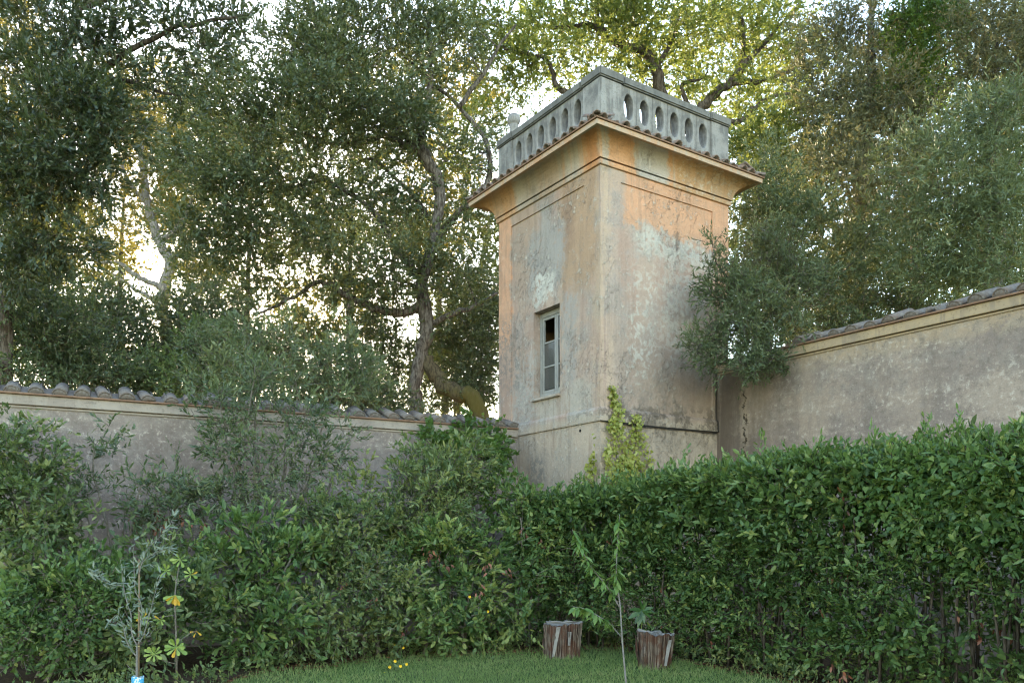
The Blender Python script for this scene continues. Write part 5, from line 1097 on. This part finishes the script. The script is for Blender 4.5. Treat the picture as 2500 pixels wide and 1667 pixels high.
# plant with pale spoon-shaped leaves in rosettes
RNG = np.random.default_rng(530)
rs_ = thing('rosette_plant', 'leggy plant with rosettes of pale spoon-shaped leaves, right of the olive sapling', 'plant', tuple(foot(430, 9.0)))
RO = [(430, 1580, 8.7, 11, .125, 0), (376, 1596, 8.7, 9, .105, .2), (428, 1452, 8.8, 9, .12, -.9), (467, 1402, 9.0, 7, .095, .1), (404, 1392, 9.0, 8, .095, .1), (350, 1508, 8.7, 8, .095, .1), (392, 1512, 8.75, 6, .07, -.2), (440, 1365, 9.0, 7, .10, -.2), (480, 1540, 8.9, 3, .07, -.8)]
tubes(rs_, [lp(9.0, .012, .005, (430, 1674), (431, 1600, 8.8), (428, 1500, 8.85), (427, 1452, 8.85), (434, 1400, 9), (440, 1362, 9)), lp(8.8, .006, .003, (431, 1620, 8.85), (400, 1612, 8.75), (376, 1598, 8.7)), lp(8.8, .006, .003, (428, 1500, 8.85), (380, 1508, 8.75), (350, 1510, 8.7)),
            lp(8.9, .006, .003, (434, 1420, 9), (455, 1410, 9), (467, 1404, 9)), lp(8.9, .006, .003, (434, 1425, 9), (415, 1400, 9), (404, 1394, 9)), lp(8.9, .006, .003, (430, 1570, 8.8), (460, 1548, 8.85), (480, 1538, 8.9)), lp(8.8, .006, .004, (431, 1600, 8.8), (430, 1585, 8.72), (430, 1580, 8.7))], M_STEM, 'stem')
rows = []
for (px_, py_, D_, n_, L, tz) in RO:
    c = at(px_, py_, D_)
    for i in range(n_):
        a = 2 * math.pi * i / n_ + RNG.normal() * .12
        d = np.array([math.cos(a), -.35 + RNG.normal() * .15, math.sin(a) * .85 + tz]); yel = 1.0 if (RNG.random() < .14 or (tz < -.5 and math.sin(a) < -.6)) else RNG.uniform(0, .66)
        rows.append((c, d, np.array([0, -1.0, .55]) + RNG.normal(size=3) * .2, L * RNG.uniform(.8, 1.1), L * RNG.uniform(.34, .42), yel))
leaf_parts(rs_, G_SPAT, rows, T_SPAT)

# broad-leaved laurel seedling between the stumps
RNG = np.random.default_rng(540)
bl = thing('laurel_seedling', 'seedling with very broad hanging leaves behind the right stump', 'plant', tuple(foot(1567, 11.3)))
tubes(bl, [lp(11.3, .012, .006, (1567, 1602), (1566, 1540), (1567, 1486))], M_GSTEM, 'stem'); c = at(1567, 1488, 11.25); rows = []
for (dx, dz, L) in ((-1, .1, .19), (.9, .25, .17), (-.5, -.9, .22), (.15, -1, .2), (.7, -.6, .2), (-.9, -.5, .24), (-.2, .9, .16), (.4, .8, .15), (-.3, -1.1, .25), (.95, -.15, .2)):
    rows.append((c, np.array([dx, -.35, dz]), np.array([RNG.normal() * .2, -1, .5]), L, L * .36, RNG.uniform(0, 1)))
leaf_parts(bl, G_BIG, rows, T_DROOP)

# small yellow flowers
def flower(root, P, r):
    n_ = 9; rows = [(P, np.array([math.cos(2 * math.pi * i / n_), -.25, math.sin(2 * math.pi * i / n_)]), np.array([0, -1., .2]), r, r * .5, (i % 2) * 1.0) for i in range(n_)]
    me = leaf_mesh('flower', G_FLOWER, np.array([x[0] for x in rows]) - np.array(root.location), np.array([x[1] for x in rows]), np.array([x[2] for x in rows]), np.full(n_, r), np.full(n_, r * .6), np.array([x[5] for x in rows]), T_OVAL)
    o = link('flower', me, root); return o
RNG = np.random.default_rng(550)
def flower_plant(label, px, D, heads, nleaf, spread):
    root = thing('flowering_weed', label, 'flower', tuple(foot(px, D)), 0, 'yellow flowers at the bed edge'); f0 = foot(px, D)
    for (hx, hy) in heads:
        h_ = at(hx, hy, D - .05); m_ = (f0 + h_) / 2 + RNG.normal(size=3) * .02
        tubes(root, [np.array([[*f0, .003], [*m_, .0025], [*h_, .002]])], M_GSTEM, 'stem'); flower(root, h_ + np.array([0, -.008, 0]), .022)
    rows = []
    for i in range(nleaf):
        a = RNG.uniform(0, 6.28); L = RNG.uniform(.04, .08); rows.append((f0 + np.array([RNG.normal() * spread, RNG.normal() * spread * .5, RNG.uniform(0, .09)]), np.array([math.cos(a), math.sin(a), .6]), np.array([0, -.3, 1.]) + RNG.normal(size=3) * .3, L, L * .45, RNG.uniform(.2, .9)))
    leaf_parts(root, G_SHRUB, rows, T_OVAL)
flower_plant('low clump of yellow flowers standing alone on the lawn', 962, 10.0, [(952, 1627), (940, 1642), (978, 1625), (993, 1620), (965, 1613)], 40, .07)
flower_plant('tall stalk with two yellow flowers at the bed edge', 965, 11.2, [(962, 1575), (985, 1580), (956, 1512)], 12, .04)
flower_plant('yellow flower in front of the glossy shrub with red leaves, left of the larger stump', 1185, 11.0, [(1191, 1492), (1147, 1456)], 8, .04)

# withered red leaves caught in the shrubs
def dead(root, spots, D, n_=7):
    rows = []
    for (px_, py_) in spots:
        c = at(px_, py_, D)
        for i in range(n_): L = RNG.uniform(.05, .085); rows.append((c + RNG.normal(size=3) * np.array([.035, .03, .04]), np.array([RNG.normal() * .5, -.2, -1.]) + RNG.normal(size=3) * .3, np.array([0, -1., .3]) + RNG.normal(size=3) * .4, L, L * .42, RNG.uniform(0, 1)))
    leaf_parts(root, G_RED, rows, T_DROOP, 'dead_leaf')
dead(SH10, [(1045, 1352), (1065, 1358), (1095, 1378), (1190, 1382), (1238, 1392), (1178, 1440)], 11.15); dead(SH7, [(835, 1432), (905, 1470), (925, 1472), (990, 1546)], 10.75); dead(SH11, [(1318, 1320), (1282, 1302)], 11.95)
dead(SH4, [(330, 1255), (345, 1275), (385, 1262), (410, 1275), (455, 1270), (500, 1285), (560, 1290), (380, 1290)], 10.9, 8)
dead(hroot, [(1990, 1395), (2062, 1392), (2075, 1398)], 9.15, 4); hs = []
for q in range(46):
    tt = RNG.uniform(1, HL); qx, qy, qnx, qny = [v[0] for v in hp(np.array([tt]))]; hz = RNG.uniform(.2, 2.2); pz = (qx + qnx * .04, qy + qny * .04); hs.append((1250 + F * pz[0] / pz[1], YH - F * (hz - CAMH) / pz[1], pz[1]))
for (a_, b_, c_) in hs: dead(hroot, [(a_, b_)], c_, int(RNG.integers(1, 4)))
dead(hroot, [(2060, 1640), (2440, 1540), (2460, 1560)], 8.0, 5)

# vine trailing over the hedge at the right
RNG = np.random.default_rng(560)
vn = thing('trailing_vine', 'ivy-leaved vine with pale hanging tendrils over the right end of the hedge', 'vine', tuple(foot(2380, 7.9)))
rows = []
for i in range(1500):
    px_ = RNG.normal(2330, 120); py_ = RNG.normal(1210, 60) + (px_ - 2330) * -.05
    if not (2080 < px_ < 2600 and 1110 < py_ < 1420): continue
    tt = np.interp(px_, [1250 + F * hp(np.array([q]))[0][0] / hp(np.array([q]))[1][0] for q in np.linspace(3, HL, 60)], np.linspace(3, HL, 60)); qx, qy, qnx, qny = [v[0] for v in hp(np.array([tt]))]
    c = at(px_, py_, qy - .10 + RNG.normal() * .05); L = RNG.uniform(.045, .075)
    rows.append((c, np.array([RNG.normal() * .6 - .3, -.3, -.8]), np.array([qnx, qny, .8]) + RNG.normal(size=3) * .4, L, L * RNG.uniform(.8, 1.), RNG.uniform(.3, .95)))
rows.sort(key=lambda r_: -r_[3]); leaf_parts(vn, G_LIME, rows[:300], T_IVY); R2 = rows[300:]; arr = [np.array([r_[i] for r_ in R2]) for i in range(6)]
tag(link('foliage', leaf_mesh('foliage', G_LIME, arr[0] - np.array(vn.location), *arr[1:], T_IVY), vn), kind='stuff')
for (px_, y0_, y1_, dx) in ((2335, 1270, 1340, -8), (2348, 1275, 1330, -8), (2370, 1250, 1325, 8), (2385, 1270, 1330, 0), (2392, 1265, 1345, 22), (2450, 1215, 1300, -6), (2470, 1220, 1320, -4), (2290, 1200, 1290, -22), (2402, 1390, 1455, -2), (2260, 1240, 1300, -40)):
    D_ = np.interp(px_, [2200, 2480], [8.15, 7.45]); P = lp(D_, .0035, .002, (px_, y0_), (px_ + dx * .4, (y0_ + y1_) / 2), (px_ + dx, y1_)); tubes(vn, [P], M_GSTEM, 'tendril')

# ------------------------------------------------------------------ lawn
RNG = np.random.default_rng(600)
n = 75000; x = RNG.uniform(-4.6, 4.2, n); y = 8.4 + RNG.uniform(0, 1, n) ** 1.1 * 4.6
ok = y < edge_y(x) + RNG.normal(size=n) * .10; x, y = x[ok], y[ok]; n = len(x)
d = np.stack([RNG.normal(size=n) * .45, RNG.normal(size=n) * .45, np.ones(n)], 1); nr = np.stack([RNG.normal(size=n), -np.abs(RNG.normal(size=n)) - .3, np.full(n, .2)], 1)
tn = .55 + .20 * sines(x * .8, y * .9, 4) + .14 * sines(x * 3, y * 3.2, 14) + RNG.normal(size=n) * .18
near_edge = np.clip(1 - (edge_y(x) - y) / .5, 0, 1)
for (sx_, sy_, sr_) in ((0.671, 11.35, .27), (1.772, 10.36, .24), (1.214, 8.8, .03)): near_edge = np.maximum(near_edge, np.clip(1 - (np.hypot(x - sx_, y - sy_) - sr_) / .14, 0, 1) * 1.3)
L = RNG.uniform(.025, .05, n) * (1 + near_edge * RNG.uniform(0, 1.6, n))
me = leaf_mesh('grass', G_GRASS, np.stack([x, y, np.zeros(n)], 1), d, nr, L, np.full(n, .006) * RNG.uniform(.7, 1.3, n), tn, T_BLADE)
tag(link('grass', me), 'short mown green grass of the lawn', 'grass', None, 'stuff')
n = 2600; x = RNG.uniform(-4.5, 4, n); y = edge_y(x) + RNG.normal(size=n) * .22 + .05
me = leaf_mesh('leaf_litter', G_RED, np.stack([x, y, RNG.uniform(.012, .03, n)], 1), np.stack([RNG.normal(size=n), RNG.normal(size=n), RNG.normal(size=n) * .15], 1), np.stack([RNG.normal(size=n) * .25, RNG.normal(size=n) * .25, np.ones(n)], 1), RNG.uniform(.04, .08, n), RNG.uniform(.015, .03, n), RNG.uniform(0, 1, n) ** 2, T_OVAL)
tag(link('leaf_litter', me), 'brown fallen leaves along the edge of the planting bed', 'leaves', None, 'stuff')
# low weeds along the bed edge
n = 700; x = np.sort(RNG.uniform(-4.6, 3.6, n)); y = edge_y(x) + RNG.uniform(.05, .45, n)
S0 = np.stack([x, y, RNG.uniform(0, .12, n)], 1); D0 = np.stack([RNG.normal(size=n) * .5, -np.abs(RNG.normal(size=n)) * .5, np.ones(n) * .8], 1)
a_, e_ = sprays(S0, D0, 7, .16, .06, .030, RNG.uniform(.3, .9, n), .9, .5, .1, .3)
tag(link('ground_cover', leaf_mesh('ground_cover', G_SHRUB, *a_, T_OVAL)), 'low leafy weeds covering the bed edge under the shrubs', 'weeds', None, 'stuff')
